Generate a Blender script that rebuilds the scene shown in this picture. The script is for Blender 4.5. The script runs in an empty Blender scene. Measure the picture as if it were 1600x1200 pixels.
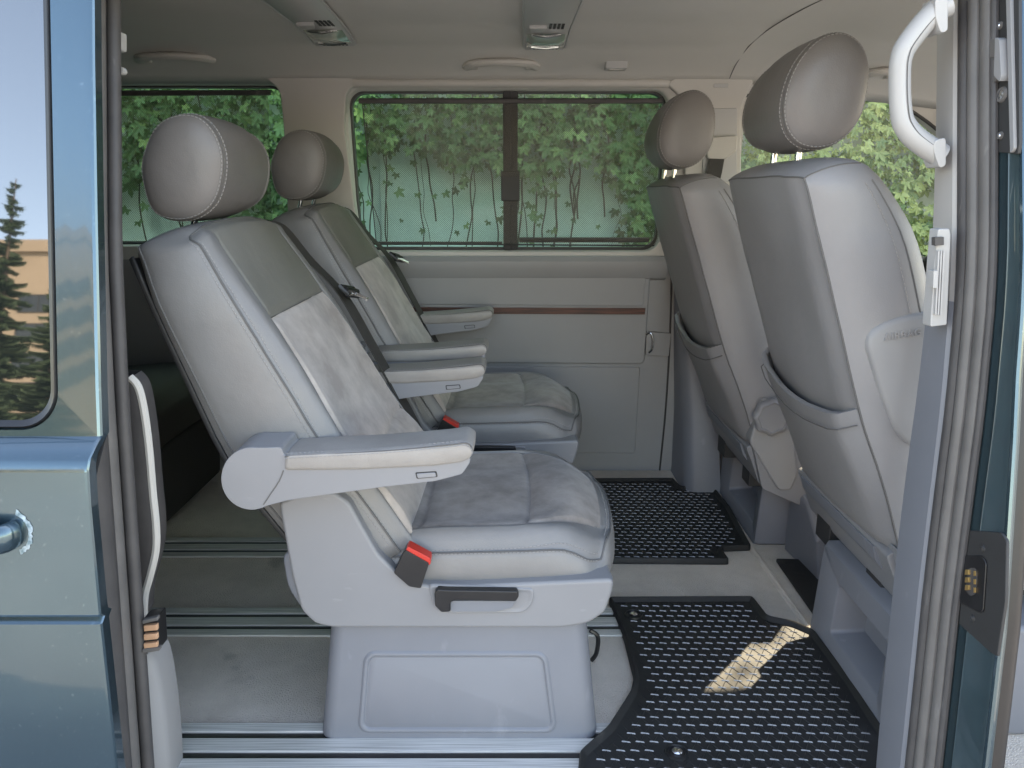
import bpy, bmesh, math, random
from mathutils import Vector, Matrix, noise
random.seed(7)
R = math.radians
SC = bpy.context.scene
COL = SC.collection
# ------------------------------------------------------------------ camera, world, sun, exposure
PITCH = R(14.0); CAMZ = 1.02; FPX = 1200.0
cd = bpy.data.cameras.new("camera"); cam = bpy.data.objects.new("camera", cd); COL.objects.link(cam)
cam.location = (0, 0, CAMZ); cam.rotation_euler = (math.pi/2 - PITCH, 0, 0)
cd.sensor_width = 36; cd.lens = 27.0; cd.clip_start = .05; cd.clip_end = 500
SC.camera = cam
SUN = Vector((.349, .656, .669)).normalized()
w = bpy.data.worlds.new("World"); SC.world = w; w.use_nodes = True
nt = w.node_tree; bg = nt.nodes["Background"]; bg.inputs[1].default_value = .15
sk = nt.nodes.new("ShaderNodeTexSky"); sk.sky_type = 'NISHITA'; sk.sun_disc = False
sk.sun_elevation = math.asin(SUN.z); sk.sun_rotation = math.atan2(SUN.x, SUN.y)
sk.air_density = 1.0; sk.dust_density = 1.0; sk.ozone_density = 1.0
nt.links.new(sk.outputs[0], bg.inputs[0])
sd = bpy.data.lights.new("sun", 'SUN'); sd.energy = 2.2; sd.angle = R(.5); sd.color = (1, .95, .87)
so = bpy.data.objects.new("sun", sd); COL.objects.link(so); so.location = (3, 1, 8)
so.rotation_euler = SUN.to_track_quat('Z', 'Y').to_euler()
SC.view_settings.view_transform = 'Standard'; SC.view_settings.look = 'None'
SC.view_settings.gamma = 1; SC.view_settings.use_curve_mapping = False
SC.view_settings.exposure = 2.8
SC.view_settings.use_white_balance = True; SC.view_settings.white_balance_temperature = 8600; SC.view_settings.white_balance_tint = 14
SC.render.engine = 'CYCLES'
SC.cycles.use_denoising = True
SC.cycles.max_bounces = 10; SC.cycles.diffuse_bounces = 6; SC.cycles.transparent_max_bounces = 12
SC.cycles.sample_clamp_indirect = 8

# ------------------------------------------------------------------ helpers
cP, sP = math.cos(PITCH), math.sin(PITCH)
def U(px, py, Y):
    """point of the place seen at that spot of the photo, at depth Y metres into the van"""
    u = (px-800)/FPX; v = -(py-600)/FPX
    d = Y/(cP + v*sP)
    return Vector((u*d, Y, CAMZ + d*(v*cP - sP)))
def UZ(px, py, z=0):
    u = (px-800)/FPX; v = -(py-600)/FPX
    d = (z-CAMZ)/(v*cP - sP)
    return Vector((u*d, d*(cP+v*sP), z))
def US(px, py, yf, it=12):
    Y = 1.5
    for _ in range(it):
        p = U(px, py, Y); Y = yf(p.z)
    return U(px, py, Y)
def lerp(a, b, t): return a + (b-a)*t
def ss(a, b, x):
    t = max(0, min(1, (x-a)/(b-a))); return t*t*(3-2*t)
def pl(tab, x):
    if x <= tab[0][0]:
        a, b = tab[0], tab[1]
    elif x >= tab[-1][0]:
        a, b = tab[-2], tab[-1]
    else:
        for a, b in zip(tab, tab[1:]):
            if a[0] <= x <= b[0]: break
    return a[1] + (b[1]-a[1])*(x-a[0])/(b[0]-a[0])
def cr(P, n=6, closed=False):
    """smooth curve through points"""
    P = [Vector(p) for p in P]; out = []; m = len(P)
    rng = range(m) if closed else range(m-1)
    for i in rng:
        if closed: p0, p1, p2, p3 = P[i-1], P[i], P[(i+1) % m], P[(i+2) % m]
        else: p0, p1, p2, p3 = P[max(i-1, 0)], P[i], P[i+1], P[min(i+2, m-1)]
        for k in range(n):
            t = k/n
            out.append(.5*((2*p1)+(p2-p0)*t+(2*p0-5*p1+4*p2-p3)*t*t+(3*p1-p0-3*p2+p3)*t*t*t))
    if not closed: out.append(P[-1])
    return out
def at(P, t):
    """point on polyline at parameter 0..1 (uniform index), smooth"""
    m = len(P)-1; x = max(0, min(m-1e-6, t*m)); i = int(x); f = x-i
    p0, p1, p2, p3 = P[max(i-1, 0)], P[i], P[i+1], P[min(i+2, m)]
    return .5*((2*p1)+(p2-p0)*f+(2*p0-5*p1+4*p2-p3)*f*f+(3*p1-p0-3*p2+p3)*f*f*f)
def resample(P, step):
    out = [P[0].copy()]; acc = 0
    for a, b in zip(P, P[1:]):
        L = (b-a).length
        if L < 1e-9: continue
        while acc + L >= step:
            t = (step-acc)/L; a = a.lerp(b, t); out.append(a.copy()); L = (b-a).length; acc = 0
            if L < 1e-9: break
        acc += L
    return out
def fillet(pts, r, n=5):
    """2D closed polygon, rounded corners"""
    out = []; m = len(pts)
    for i in range(m):
        p = Vector(pts[i][:2]); a = Vector(pts[i-1][:2]); b = Vector(pts[(i+1) % m][:2])
        rr = pts[i][2] if len(pts[i]) > 2 else r
        da, db = (a-p), (b-p); la, lb = da.length, db.length
        k = min(rr, la*.48, lb*.48)
        if k < 1e-5: out.append(p); continue
        s, e = p+da/la*k, p+db/lb*k
        for q in range(n+1):
            t = q/n; out.append(s*(1-t)**2 + p*2*t*(1-t) + e*t*t)
    return out
WL = {}
def wl(o):
    return WL.get(o.name, Vector((0, 0, 0))) if o else Vector((0, 0, 0))
def empty(name, loc, label, cat, group=None):
    o = bpy.data.objects.new(name, None); COL.objects.link(o); o.location = loc; o.empty_display_size = .1
    WL[o.name] = Vector(loc); o["label"] = label; o["category"] = cat
    if group: o["group"] = group
    return o
def link(name, me, mat, parent=None, bevel=0, seg=3, sub=0, smooth=True, solid=0, ang=38):
    if mat is not None:
        for m_ in (mat if isinstance(mat, (list, tuple)) else [mat]): me.materials.append(m_)
    o = bpy.data.objects.new(name, me); COL.objects.link(o)
    if parent:
        L = wl(parent); o.parent = parent
    else:
        vs = [v.co for v in me.vertices]
        L = Vector((sum(v.x for v in vs)/len(vs), sum(v.y for v in vs)/len(vs), min(v.z for v in vs)))
        o.location = L
    me.transform(Matrix.Translation(-L)); WL[o.name] = Vector(L)
    if smooth:
        me.polygons.foreach_set("use_smooth", [True]*len(me.polygons))
        if not bevel and not sub: me.set_sharp_from_angle(angle=R(ang))
    if solid:
        m = o.modifiers.new("solid", 'SOLIDIFY'); m.thickness = solid; m.offset = 0
    if bevel:
        m = o.modifiers.new("bevel", 'BEVEL'); m.width = bevel; m.segments = seg; m.limit_method = 'ANGLE'
        m.angle_limit = R(35); m.harden_normals = True
    if sub:
        m = o.modifiers.new("sub", 'SUBSURF'); m.levels = sub; m.render_levels = sub
    me.update()
    return o
class MB:
    """collects shapes into one mesh"""
    def __init__(s): s.v = []; s.f = []; s.mi = []
    def add(s, v, f, mi=0):
        b = len(s.v); s.v += [Vector(p) for p in v]; s.f += [[i+b for i in q] for q in f]
        s.mi += (mi if isinstance(mi, list) else [mi]*len(f)); return s
    def grid(s, rows, closed=False, caps=False, mi=0):
        n = len(rows[0]); f = []
        for i in range(len(rows)-1):
            for j in range(n if closed else n-1):
                k = (j+1) % n; f.append([i*n+j, i*n+k, (i+1)*n+k, (i+1)*n+j])
        if caps:
            f.append(list(range(n))[::-1]); f.append([(len(rows)-1)*n+j for j in range(n)])
        return s.add([p for r in rows for p in r], f, mi)
    def prism(s, pts, y0, y1, mi=0, f=None):
        """polygon of (a,b) swept between y0 and y1; default a=X b=Z"""
        f = f or (lambda a, b, y: (a, y, b)); n = len(pts)
        v = [f(p[0], p[1], y0) for p in pts] + [f(p[0], p[1], y1) for p in pts]
        fc = [list(range(n)), [n+i for i in range(n)][::-1]] + [[i, n+i, n+(i+1) % n, (i+1) % n] for i in range(n)]
        return s.add(v, fc, mi)
    def box(s, x0, x1, y0, y1, z0, z1, mi=0):
        return s.prism([(x0, z0), (x1, z0), (x1, z1), (x0, z1)], y0, y1, mi)
    def tube(s, path, r, n=8, caps=True, mi=0, flat=None, closed=False):
        path = [Vector(p) for p in path]; rows = []; nrm = None
        m = len(path)
        for i, p in enumerate(path):
            if closed: t = (path[(i+1) % m]-path[i-1])
            else: t = (path[min(i+1, m-1)]-path[max(i-1, 0)])
            t = t.normalized() if t.length > 1e-9 else Vector((0, 0, 1))
            if nrm is None:
                a = Vector(flat[0]) if flat else (Vector((0, 0, 1)) if abs(t.z) < .9 else Vector((0, 1, 0)))
                nrm = (a - t*a.dot(t)).normalized()
            elif flat:
                a = Vector(flat[0]); nrm = (a - t*a.dot(t)).normalized()
            else:
                nrm = (nrm - t*nrm.dot(t)).normalized()
            b = t.cross(nrm); rr = r(i/(m-1)) if callable(r) else r
            ra, rb = (rr*flat[1], rr*flat[2]) if flat else (rr, rr)
            rows.append([p + nrm*math.cos(q*2*math.pi/n)*ra + b*math.sin(q*2*math.pi/n)*rb for q in range(n)])
        if closed: rows.append(rows[0])
        return s.grid(rows, closed=True, caps=caps and not closed, mi=mi)
    def cyl(s, c, axis, r, h, n=24, mi=0, r2=None):
        a = Vector(axis).normalized(); c = Vector(c)
        return s.tube([c, c+a*h], (lambda t: lerp(r, r if r2 is None else r2, t)), n, mi=mi)
    def ribbon(s, path, wid, wd, th, mi=0):
        """flat strap: wd = width direction"""
        rows = []; m = len(path)
        for i, p in enumerate(path):
            t = (path[min(i+1, m-1)]-path[max(i-1, 0)]).normalized()
            W_ = wd(i/(m-1)) if callable(wd) else Vector(wd); W_ = (W_-t*W_.dot(t)).normalized(); N_ = t.cross(W_)
            rows.append([p+W_*wid/2+N_*th/2, p-W_*wid/2+N_*th/2, p-W_*wid/2-N_*th/2, p+W_*wid/2-N_*th/2])
        return s.grid(rows, closed=True, caps=True, mi=mi)
    def stitches(s, path, off=Vector((0, 0, 0)), pitch=.0072, ln=.0046, r=.0010, mi=0):
        P = resample(path, pitch)
        for a, b in zip(P, P[1:]):
            d = (b-a)
            if d.length < 1e-6: continue
            d.normalize(); s.tube([a+off, a+off+d*ln], r, 4, mi=mi)
        return s
    def build(s, name, mat, parent=None, **k):
        me = bpy.data.meshes.new(name); me.from_pydata(s.v, [], s.f)
        bm = bmesh.new(); bm.from_mesh(me)
        for q, fc in enumerate(bm.faces): fc.material_index = s.mi[q]
        bmesh.ops.recalc_face_normals(bm, faces=bm.faces); bm.to_mesh(me); bm.free()
        return link(name, me, mat, parent, **k)
def tag(o, label, cat, group=None):
    o["label"] = label; o["category"] = cat
    if group: o["group"] = group
    return o
def rr(x0, x1, z0, z1, r, n=6):
    """rounded rectangle loop, same count for any radius"""
    out = []
    for cx, cz, a0 in ((x1-r, z1-r, 0), (x0+r, z1-r, 90), (x0+r, z0+r, 180), (x1-r, z0+r, 270)):
        for k in range(n+1):
            a = R(a0+90*k/n); out.append((cx+r*math.cos(a), cz+r*math.sin(a)))
    return out

# ------------------------------------------------------------------ materials
def mat(name, col, rough=.5, metal=0, spec=.5, bump=None, var=None, sheen=0, coat=0, scuff=None):
    """bump=(scale,strength,distance,kind)  var=(scale, colour2, contrast)"""
    m = bpy.data.materials.new(name); m.use_nodes = True; t = m.node_tree; b = t.nodes["Principled BSDF"]
    b.inputs["Base Color"].default_value = (*col, 1); b.inputs["Roughness"].default_value = rough
    b.inputs["Metallic"].default_value = metal; b.inputs["Specular IOR Level"].default_value = spec
    if sheen: b.inputs["Sheen Weight"].default_value = sheen; b.inputs["Sheen Roughness"].default_value = .5
    if coat: b.inputs["Coat Weight"].default_value = coat; b.inputs["Coat Roughness"].default_value = .04
    tc = t.nodes.new("ShaderNodeTexCoord")
    if var:
        n = t.nodes.new("ShaderNodeTexNoise"); n.inputs["Scale"].default_value = var[0]; n.inputs["Detail"].default_value = 6
        n.inputs["Roughness"].default_value = .62
        t.links.new(tc.outputs["Object"], n.inputs["Vector"])
        r = t.nodes.new("ShaderNodeValToRGB"); c = var[2]
        r.color_ramp.elements[0].position = .5-c; r.color_ramp.elements[1].position = .5+c
        r.color_ramp.elements[0].color = (*col, 1); r.color_ramp.elements[1].color = (*var[1], 1)
        t.links.new(n.outputs[0], r.inputs[0]); t.links.new(r.outputs[0], b.inputs["Base Color"])
        if scuff:   # (strength, colour, stretch): small worn marks of their own shape
            mp = t.nodes.new("ShaderNodeMapping"); mp.inputs["Scale"].default_value = scuff[2]; mp.inputs["Rotation"].default_value = (.3, .5, .2)
            n2 = t.nodes.new("ShaderNodeTexNoise"); n2.inputs["Scale"].default_value = 1; n2.inputs["Detail"].default_value = 4
            r2 = t.nodes.new("ShaderNodeMapRange"); r2.inputs[1].default_value = .66; r2.inputs[2].default_value = .74; r2.inputs[4].default_value = scuff[0]
            x2 = t.nodes.new("ShaderNodeMix"); x2.data_type = 'RGBA'; x2.inputs[7].default_value = (*scuff[1], 1)
            t.links.new(tc.outputs["Object"], mp.inputs[0]); t.links.new(mp.outputs[0], n2.inputs["Vector"]); t.links.new(n2.outputs[0], r2.inputs[0])
            t.links.new(r2.outputs[0], x2.inputs[0]); t.links.new(r.outputs[0], x2.inputs[6]); t.links.new(x2.outputs[2], b.inputs["Base Color"])
        # slight roughness change with the wear
        mr = t.nodes.new("ShaderNodeMapRange"); mr.inputs[3].default_value = max(.02, rough-.06); mr.inputs[4].default_value = min(1, rough+.08)
        t.links.new(n.outputs[0], mr.inputs[0]); t.links.new(mr.outputs[0], b.inputs["Roughness"])
    last = None
    for bp in (bump or []):
        if bp[3] == 'v':
            n = t.nodes.new("ShaderNodeTexVoronoi"); n.inputs["Scale"].default_value = bp[0]; so_ = n.outputs["Distance"]
        else:
            n = t.nodes.new("ShaderNodeTexNoise"); n.inputs["Scale"].default_value = bp[0]; n.inputs["Detail"].default_value = 3; so_ = n.outputs[0]
        t.links.new(tc.outputs["Object"], n.inputs["Vector"])
        k = t.nodes.new("ShaderNodeBump"); k.inputs["Strength"].default_value = bp[1]; k.inputs["Distance"].default_value = bp[2]
        t.links.new(so_, k.inputs["Height"])
        if last: t.links.new(last.outputs[0], k.inputs["Normal"])
        last = k
    if last: t.links.new(last.outputs[0], b.inputs["Normal"])
    return m
LB = [(420, .30, .0006, 'v'), (55, .25, .0015, 'n'), (11, .4, .006, 'n')]
M = {}
M['leather'] = mat('grey_leather', (.19, .187, .185), .42, bump=LB, var=(6, (.235, .231, .226), .25))
M['leather_warm'] = mat('armrest_leather', (.27, .25, .232), .45, bump=LB, var=(12, (.35, .328, .304), .25))
M['leather_head'] = mat('shaded_brown_grey_leather', (.145, .134, .128), .42, bump=LB, var=(6, (.175, .163, .156), .25))  # cabin shade on the headrests put into a darker, browner tone
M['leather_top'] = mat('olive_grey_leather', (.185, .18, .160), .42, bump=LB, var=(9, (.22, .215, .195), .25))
M['leather_back'] = mat('grey_leather_plain', (.225, .223, .226), .42, bump=LB, var=(5, (.265, .263, .266), .3))
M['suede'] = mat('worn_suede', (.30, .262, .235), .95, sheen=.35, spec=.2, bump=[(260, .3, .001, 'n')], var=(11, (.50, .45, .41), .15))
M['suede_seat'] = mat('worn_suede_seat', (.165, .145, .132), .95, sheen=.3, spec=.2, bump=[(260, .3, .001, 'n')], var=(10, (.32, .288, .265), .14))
M['thread'] = mat('thread', (.29, .28, .27), .8)
M['piping'] = mat('piping', (.12, .118, .115), .6)
M['plastic'] = mat('grey_plastic', (.222, .225, .235), .42, bump=[(700, .18, .0004, 'n')], var=(4, (.252, .256, .266), .3), scuff=(.2, (.40, .40, .41), (18, 18, 60)))
M['plastic_blue'] = mat('blue_grey_plastic', (.172, .184, .208), .45, bump=[(700, .15, .0004, 'n')], var=(5, (.20, .212, .236), .3), scuff=(.2, (.34, .36, .39), (25, 25, 12)))
M['plastic_wall'] = mat('wall_plastic', (.26, .26, .26), .5, bump=[(600, .2, .0005, 'n')], var=(3, (.30, .30, .30), .3))
M['plastic_light'] = mat('light_plastic', (.42, .42, .412), .4, var=(6, (.46, .46, .45), .3))
M['plastic_pillar'] = mat('pillar_plastic', (.40, .39, .375), .5, bump=[(600, .2, .0005, 'n')], var=(5, (.44, .43, .41), .3))
M['plastic_beige'] = mat('beige_plastic', (.50, .485, .45), .5, var=(4, (.55, .53, .49), .3))
M['black'] = mat('black_plastic', (.012, .012, .013), .35, var=(20, (.02, .02, .021), .3))
M['dark'] = mat('dark_plastic', (.03, .03, .03), .6, var=(20, (.04, .04, .04), .3))
M['red'] = mat('red_plastic', (.55, .03, .02), .35, var=(20, (.65, .045, .03), .3))
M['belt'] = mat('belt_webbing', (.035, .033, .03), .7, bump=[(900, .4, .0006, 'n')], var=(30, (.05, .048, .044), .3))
M['chrome'] = mat('chrome', (.75, .75, .74), .15, metal=1, var=(20, (.8, .8, .8), .3))
M['brass'] = mat('brass_contact', (.65, .42, .16), .35, metal=.8, var=(60, (.75, .5, .2), .3))
M['copper'] = mat('copper_contact', (.62, .36, .22), .55, metal=.3, var=(90, (.75, .45, .28), .2))
M['seal'] = mat('rubber_seal', (.055, .052, .052), .55, bump=[(300, .2, .0006, 'n')], var=(12, (.085, .08, .078), .2), scuff=(.6, (.16, .155, .15), (50, 50, 9)))
M['seal_light'] = mat('worn_rubber_seal', (.11, .105, .10), .5, bump=[(300, .2, .0006, 'n')], var=(12, (.15, .142, .135), .2), scuff=(.6, (.22, .21, .20), (50, 50, 9)))
M['mat'] = mat('rubber_mat', (.014, .014, .014), .62, spec=.5, bump=[(200, .2, .0008, 'n')], var=(9, (.022, .022, .021), .2), scuff=(.6, (.06, .055, .048), (14, 14, 14)))
M['mat_bar'] = mat('sky_glint_rubber', (.15, .153, .158), .2, spec=.8, coat=.4, var=(25, (.30, .302, .305), .2))  # sky glints on the bars put in as a lighter base colour
M['wall'] = mat('stained_concrete', (.82, .85, .81), .85, bump=[(30, .4, .01, 'n')], var=(2.6, (.62, .66, .61), .2), scuff=(.55, (.22, .23, .21), (5, 5, 1.3)))
M['paint'] = mat('metallic_teal_paint', (.060, .112, .140), .22, metal=.85, coat=1, bump=[(3.5, .12, .004, 'n')], var=(2, (.068, .122, .150), .3), scuff=(.35, (.25, .33, .36), (140, 60, 140)))
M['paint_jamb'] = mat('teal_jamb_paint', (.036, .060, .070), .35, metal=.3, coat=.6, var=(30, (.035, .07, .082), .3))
M['white_door'] = mat('pale_trim', (.5, .5, .49), .4)
M['lamp_clear'] = mat('lamp_clear_plastic', (.55, .62, .58), .12, metal=.6)
M['bark'] = mat('bark', (.07, .05, .035), .9, bump=[(40, .5, .01, 'n')], var=(10, (.12, .09, .07), .2))
M['needles'] = mat('spruce_needles', (.02, .045, .022), .8, var=(6, (.05, .08, .035), .2))
M['facade'] = mat('beige_facade', (.27, .215, .155), .85, bump=[(5, .3, .01, 'n')], var=(.3, (.33, .265, .195), .3))
M['pane'] = mat('dark_pane', (.02, .025, .03), .05, var=(1, (.04, .045, .05), .3))
M['ground'] = mat('paving', (.28, .27, .255), .9, bump=[(60, .4, .01, 'n')], var=(1.3, (.36, .35, .335), .2))

def carpet():
    m = mat('worn_carpet', (.58, .505, .42), 1.0, spec=.15, sheen=.2, bump=[(300, 1.0, .005, 'n')], var=(4.5, (.80, .71, .61), .18), scuff=(.55, (.30, .27, .22), (7, 7, 7)))
    return m
M['carpet'] = carpet()
def alu():
    m = mat('aluminium_rail', (.50, .52, .50), .45, metal=.25)
    t = m.node_tree; b = t.nodes["Principled BSDF"]; tc = t.nodes.new("ShaderNodeTexCoord"); mp = t.nodes.new("ShaderNodeMapping")
    mp.inputs["Scale"].default_value = (3, 300, 300); n = t.nodes.new("ShaderNodeTexNoise"); n.inputs["Scale"].default_value = 2; n.inputs["Detail"].default_value = 5
    r = t.nodes.new("ShaderNodeValToRGB"); r.color_ramp.elements[0].color = (.36, .36, .34, 1); r.color_ramp.elements[1].color = (.74, .73, .70, 1)
    r.color_ramp.elements[0].position = .3; r.color_ramp.elements[1].position = .6
    t.links.new(tc.outputs["Object"], mp.inputs[0]); t.links.new(mp.outputs[0], n.inputs["Vector"]); t.links.new(n.outputs[0], r.inputs[0]); t.links.new(r.outputs[0], b.inputs["Base Color"])
    return m
M['alu'] = alu()
def wood():
    m = mat('brown_wood_strip', (.12, .035, .02), .5, coat=0)
    t = m.node_tree; b = t.nodes["Principled BSDF"]; tc = t.nodes.new("ShaderNodeTexCoord"); mp = t.nodes.new("ShaderNodeMapping")
    mp.inputs["Scale"].default_value = (4, 60, 120); n = t.nodes.new("ShaderNodeTexNoise"); n.inputs["Scale"].default_value = 2; n.inputs["Detail"].default_value = 5
    r = t.nodes.new("ShaderNodeValToRGB"); r.color_ramp.elements[0].color = (.035, .010, .006, 1); r.color_ramp.elements[1].color = (.13, .04, .022, 1)
    r.color_ramp.elements[0].position = .35; r.color_ramp.elements[1].position = .65
    t.links.new(tc.outputs["Object"], mp.inputs[0]); t.links.new(mp.outputs[0], n.inputs["Vector"]); t.links.new(n.outputs[0], r.inputs[0]); t.links.new(r.outputs[0], b.inputs["Base Color"])
    return m
M['wood'] = wood()
def liner():
    return mat('headliner_cloth', (.57, .56, .525), .95, spec=.2, bump=[(450, .35, .0012, 'n')], var=(2.5, (.62, .61, .575), .3))
M['liner'] = liner()
def glass(name, tint, refl=.06, rough=.0):
    m = bpy.data.materials.new(name); m.use_nodes = True; t = m.node_tree; t.nodes.clear()
    o = t.nodes.new("ShaderNodeOutputMaterial"); tr = t.nodes.new("ShaderNodeBsdfTransparent"); gl = t.nodes.new("ShaderNodeBsdfGlossy")
    mx = t.nodes.new("ShaderNodeMixShader"); fr = t.nodes.new("ShaderNodeFresnel"); fr.inputs[0].default_value = 1.5
    tr.inputs[0].default_value = (*tint, 1); gl.inputs["Roughness"].default_value = rough
    ge = t.nodes.new("ShaderNodeNewGeometry"); mr = t.nodes.new("ShaderNodeMapRange"); mr.inputs[3].default_value = 1.5; mr.inputs[4].default_value = 1/1.5
    t.links.new(ge.outputs["Backfacing"], mr.inputs[0]); t.links.new(mr.outputs[0], fr.inputs[0])   # a thin pane reflects alike from both sides
    t.links.new(fr.outputs[0], mx.inputs[0]); t.links.new(tr.outputs[0], mx.inputs[1]); t.links.new(gl.outputs[0], mx.inputs[2]); t.links.new(mx.outputs[0], o.inputs[0])
    return m
M['glass_green'] = glass('green_glass', (.58, .86, .66))
M['glass_clear'] = glass('clear_glass', (.93, .97, .93))
def darkglass():
    m = mat('privacy_glass', (.012, .015, .014), .02, spec=.8)
    m.node_tree.nodes["Principled BSDF"].inputs["IOR"].default_value = 2.15
    return m
M['glass_dark'] = darkglass()
def shade():
    m = bpy.data.materials.new('mesh_sunshade'); m.use_nodes = True; t = m.node_tree; t.nodes.clear()
    o = t.nodes.new("ShaderNodeOutputMaterial"); tr = t.nodes.new("ShaderNodeBsdfTransparent"); df = t.nodes.new("ShaderNodeBsdfDiffuse")
    df.inputs[0].default_value = (.17, .16, .14, 1); tr.inputs[0].default_value = (1, 1, 1, 1)
    tc = t.nodes.new("ShaderNodeTexCoord"); mp = t.nodes.new("ShaderNodeMapping"); mp.inputs["Scale"].default_value = (210, 1, 210)
    mp.inputs["Rotation"].default_value = (0, R(45), 0)
    vo = t.nodes.new("ShaderNodeTexVoronoi"); vo.inputs["Randomness"].default_value = 0; vo.inputs["Scale"].default_value = 1
    mr = t.nodes.new("ShaderNodeMapRange"); mr.inputs[1].default_value = .28; mr.inputs[2].default_value = .52; mr.inputs[3].default_value = .84; mr.inputs[4].default_value = .34
    mx = t.nodes.new("ShaderNodeMixShader")
    sx = t.nodes.new("ShaderNodeSeparateXYZ"); cb = t.nodes.new("ShaderNodeCombineXYZ")
    t.links.new(tc.outputs["Object"], mp.inputs[0]); t.links.new(mp.outputs[0], sx.inputs[0])
    t.links.new(sx.outputs[0], cb.inputs[0]); t.links.new(sx.outputs[2], cb.inputs[1])
    t.links.new(cb.outputs[0], vo.inputs["Vector"]); t.links.new(vo.outputs["Distance"], mr.inputs[0])
    t.links.new(mr.outputs[0], mx.inputs[0]); t.links.new(df.outputs[0], mx.inputs[1]); t.links.new(tr.outputs[0], mx.inputs[2])
    t.links.new(mx.outputs[0], o.inputs[0]); return m
M['shade'] = shade()
def leaf():
    m = bpy.data.materials.new('ivy_leaf'); m.use_nodes = True; t = m.node_tree; b = t.nodes["Principled BSDF"]
    o = t.nodes["Material Output"]; tl = t.nodes.new("ShaderNodeBsdfTranslucent"); mx = t.nodes.new("ShaderNodeMixShader"); mx.inputs[0].default_value = .35
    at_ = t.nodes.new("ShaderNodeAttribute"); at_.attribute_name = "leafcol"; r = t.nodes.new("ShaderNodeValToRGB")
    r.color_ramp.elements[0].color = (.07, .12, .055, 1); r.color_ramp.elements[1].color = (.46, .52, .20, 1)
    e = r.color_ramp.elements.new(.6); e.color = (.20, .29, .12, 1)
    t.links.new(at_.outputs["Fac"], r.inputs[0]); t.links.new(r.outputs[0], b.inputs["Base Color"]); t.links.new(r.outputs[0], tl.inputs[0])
    b.inputs["Roughness"].default_value = .5
    t.links.new(b.outputs[0], mx.inputs[1]); t.links.new(tl.outputs[0], mx.inputs[2]); t.links.new(mx.outputs[0], o.inputs[0]); return m
M['leaf'] = leaf()

# ------------------------------------------------------------------ body curves (depth of the van's side at a height)
YB = [(-.3, 1.12), (0, 1.08), (.1, 1.09), (.7, 1.155), (.93, 1.19), (1.3, 1.277), (1.45, 1.33)]
def yb(z): return pl(YB, z)
YW = [(0, 2.74), (.8, 2.73), (1.38, 2.655), (1.5, 2.62)]
def yw(z): return pl(YW, z)

# ------------------------------------------------------------------ outside: ground, ivy wall, building, spruces
g = MB(); g.add([(-220, -220, -.46), (220, -220, -.46), (220, 220, -.46), (-220, 220, -.46)], [[0, 1, 2, 3]])
o = g.build('ground', M['ground']); o['kind'] = 'structure'
b = MB(); b.prism([(-6, -.46), (8, -.46), (8, 2.9), (1.55, 2.9), (1.55, 4.0), (-6, 4.0)], 4.62, 4.9); b.box(1.56, 8.1, 4.58, 4.94, 2.9, 2.98)  # taller left section is unseen, added to keep sun streaks off the cabin
for k in range(9): b.box(-6+k*1.75-.02, -6+k*1.75+.02, 4.605, 4.62, -.46, 2.9)
tag(b.build('garden_wall', M['wall'], bevel=.01), 'stained pale concrete wall overgrown with ivy behind the van windows', 'wall')
def bare(x, z):
    """1 where the wall shows"""
    v = 0
    for cx, cz, rx, rz in ((-.62, .72, .38, .52), (-.10, .70, .28, .46), (.38, .72, .28, .48), (-2.05, .62, .55, .42), (-2.9, .7, .5, .5)):
        d = ((x-cx)/rx)**2 + ((z-cz)/rz)**2
        v = max(v, 1.25-d)
    return v + .35*noise.noise(Vector((x*2.2, 0, z*2.2)))
def leaf_shape(s):
    # five-lobed creeper leaf
    pts = []
    for k in range(5):
        a = R(-100+50*k); L = (.62, .9, 1.1, .9, .62)[k]
        a0 = a-R(17); a1 = a+R(17); am = a+R(25)
        pts += [(math.sin(a0)*L*.68, math.cos(a0)*L*.68), (math.sin(a)*L, math.cos(a)*L), (math.sin(a1)*L*.68, math.cos(a1)*L*.68)]
        if k < 4: pts.append((math.sin(am)*.46, math.cos(am)*.46))
    return [(x*s*.5, y*s*.5) for x, y in pts]
LV = []; LF = []; LC = []
def add_leaf(p, s, tone, dark=0):
    sh = leaf_shape(s*random.uniform(.8, 1.15)); n = Vector((random.gauss(0, .38), -1, random.gauss(.42, .32))).normalized()
    q = n.to_track_quat('Z', 'Y').to_matrix(); rot = Matrix.Rotation(random.uniform(-.9, .9)+math.pi, 3, 'Z')
    b0 = len(LV); LV.append(p + n*(-.004)); cup = random.uniform(.1, .35)
    for x, y in sh:
        z = -cup*(x*x+y*y)/s + .1*abs(x)
        LV.append(p + q @ (rot @ Vector((x, y, z))))
    m = len(sh)
    for k in range(m-1): LF.append((b0, b0+1+k, b0+2+k)); LC.append(tone)
cnt = 0
while cnt < 34000:
    x = random.uniform(-4.2, 4.6); z = random.uniform(-.2, 2.55)
    v = bare(x, z)
    if v > .45 and random.random() > .03: continue
    if v > .2 and random.random() > .4: continue
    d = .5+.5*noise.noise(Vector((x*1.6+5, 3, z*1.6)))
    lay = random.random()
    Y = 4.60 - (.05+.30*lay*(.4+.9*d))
    tone = max(0, min(1, .15+.55*lay*d+random.gauss(.12, .14) + (.42 if x > 1.3 else 0)))  # sunlight on the right-hand leaves painted in as a brighter tone
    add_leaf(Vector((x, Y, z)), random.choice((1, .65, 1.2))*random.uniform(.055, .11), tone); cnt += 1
for _ in range(420):   # unseen shoots added above the wall to dapple the sun patch
    add_leaf(Vector((random.uniform(1.6, 3.3), random.uniform(4.5, 4.95), 2.95+.75*random.random()**1.6)), random.uniform(.05, .10), random.uniform(.4, .9))
VL = []
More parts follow.
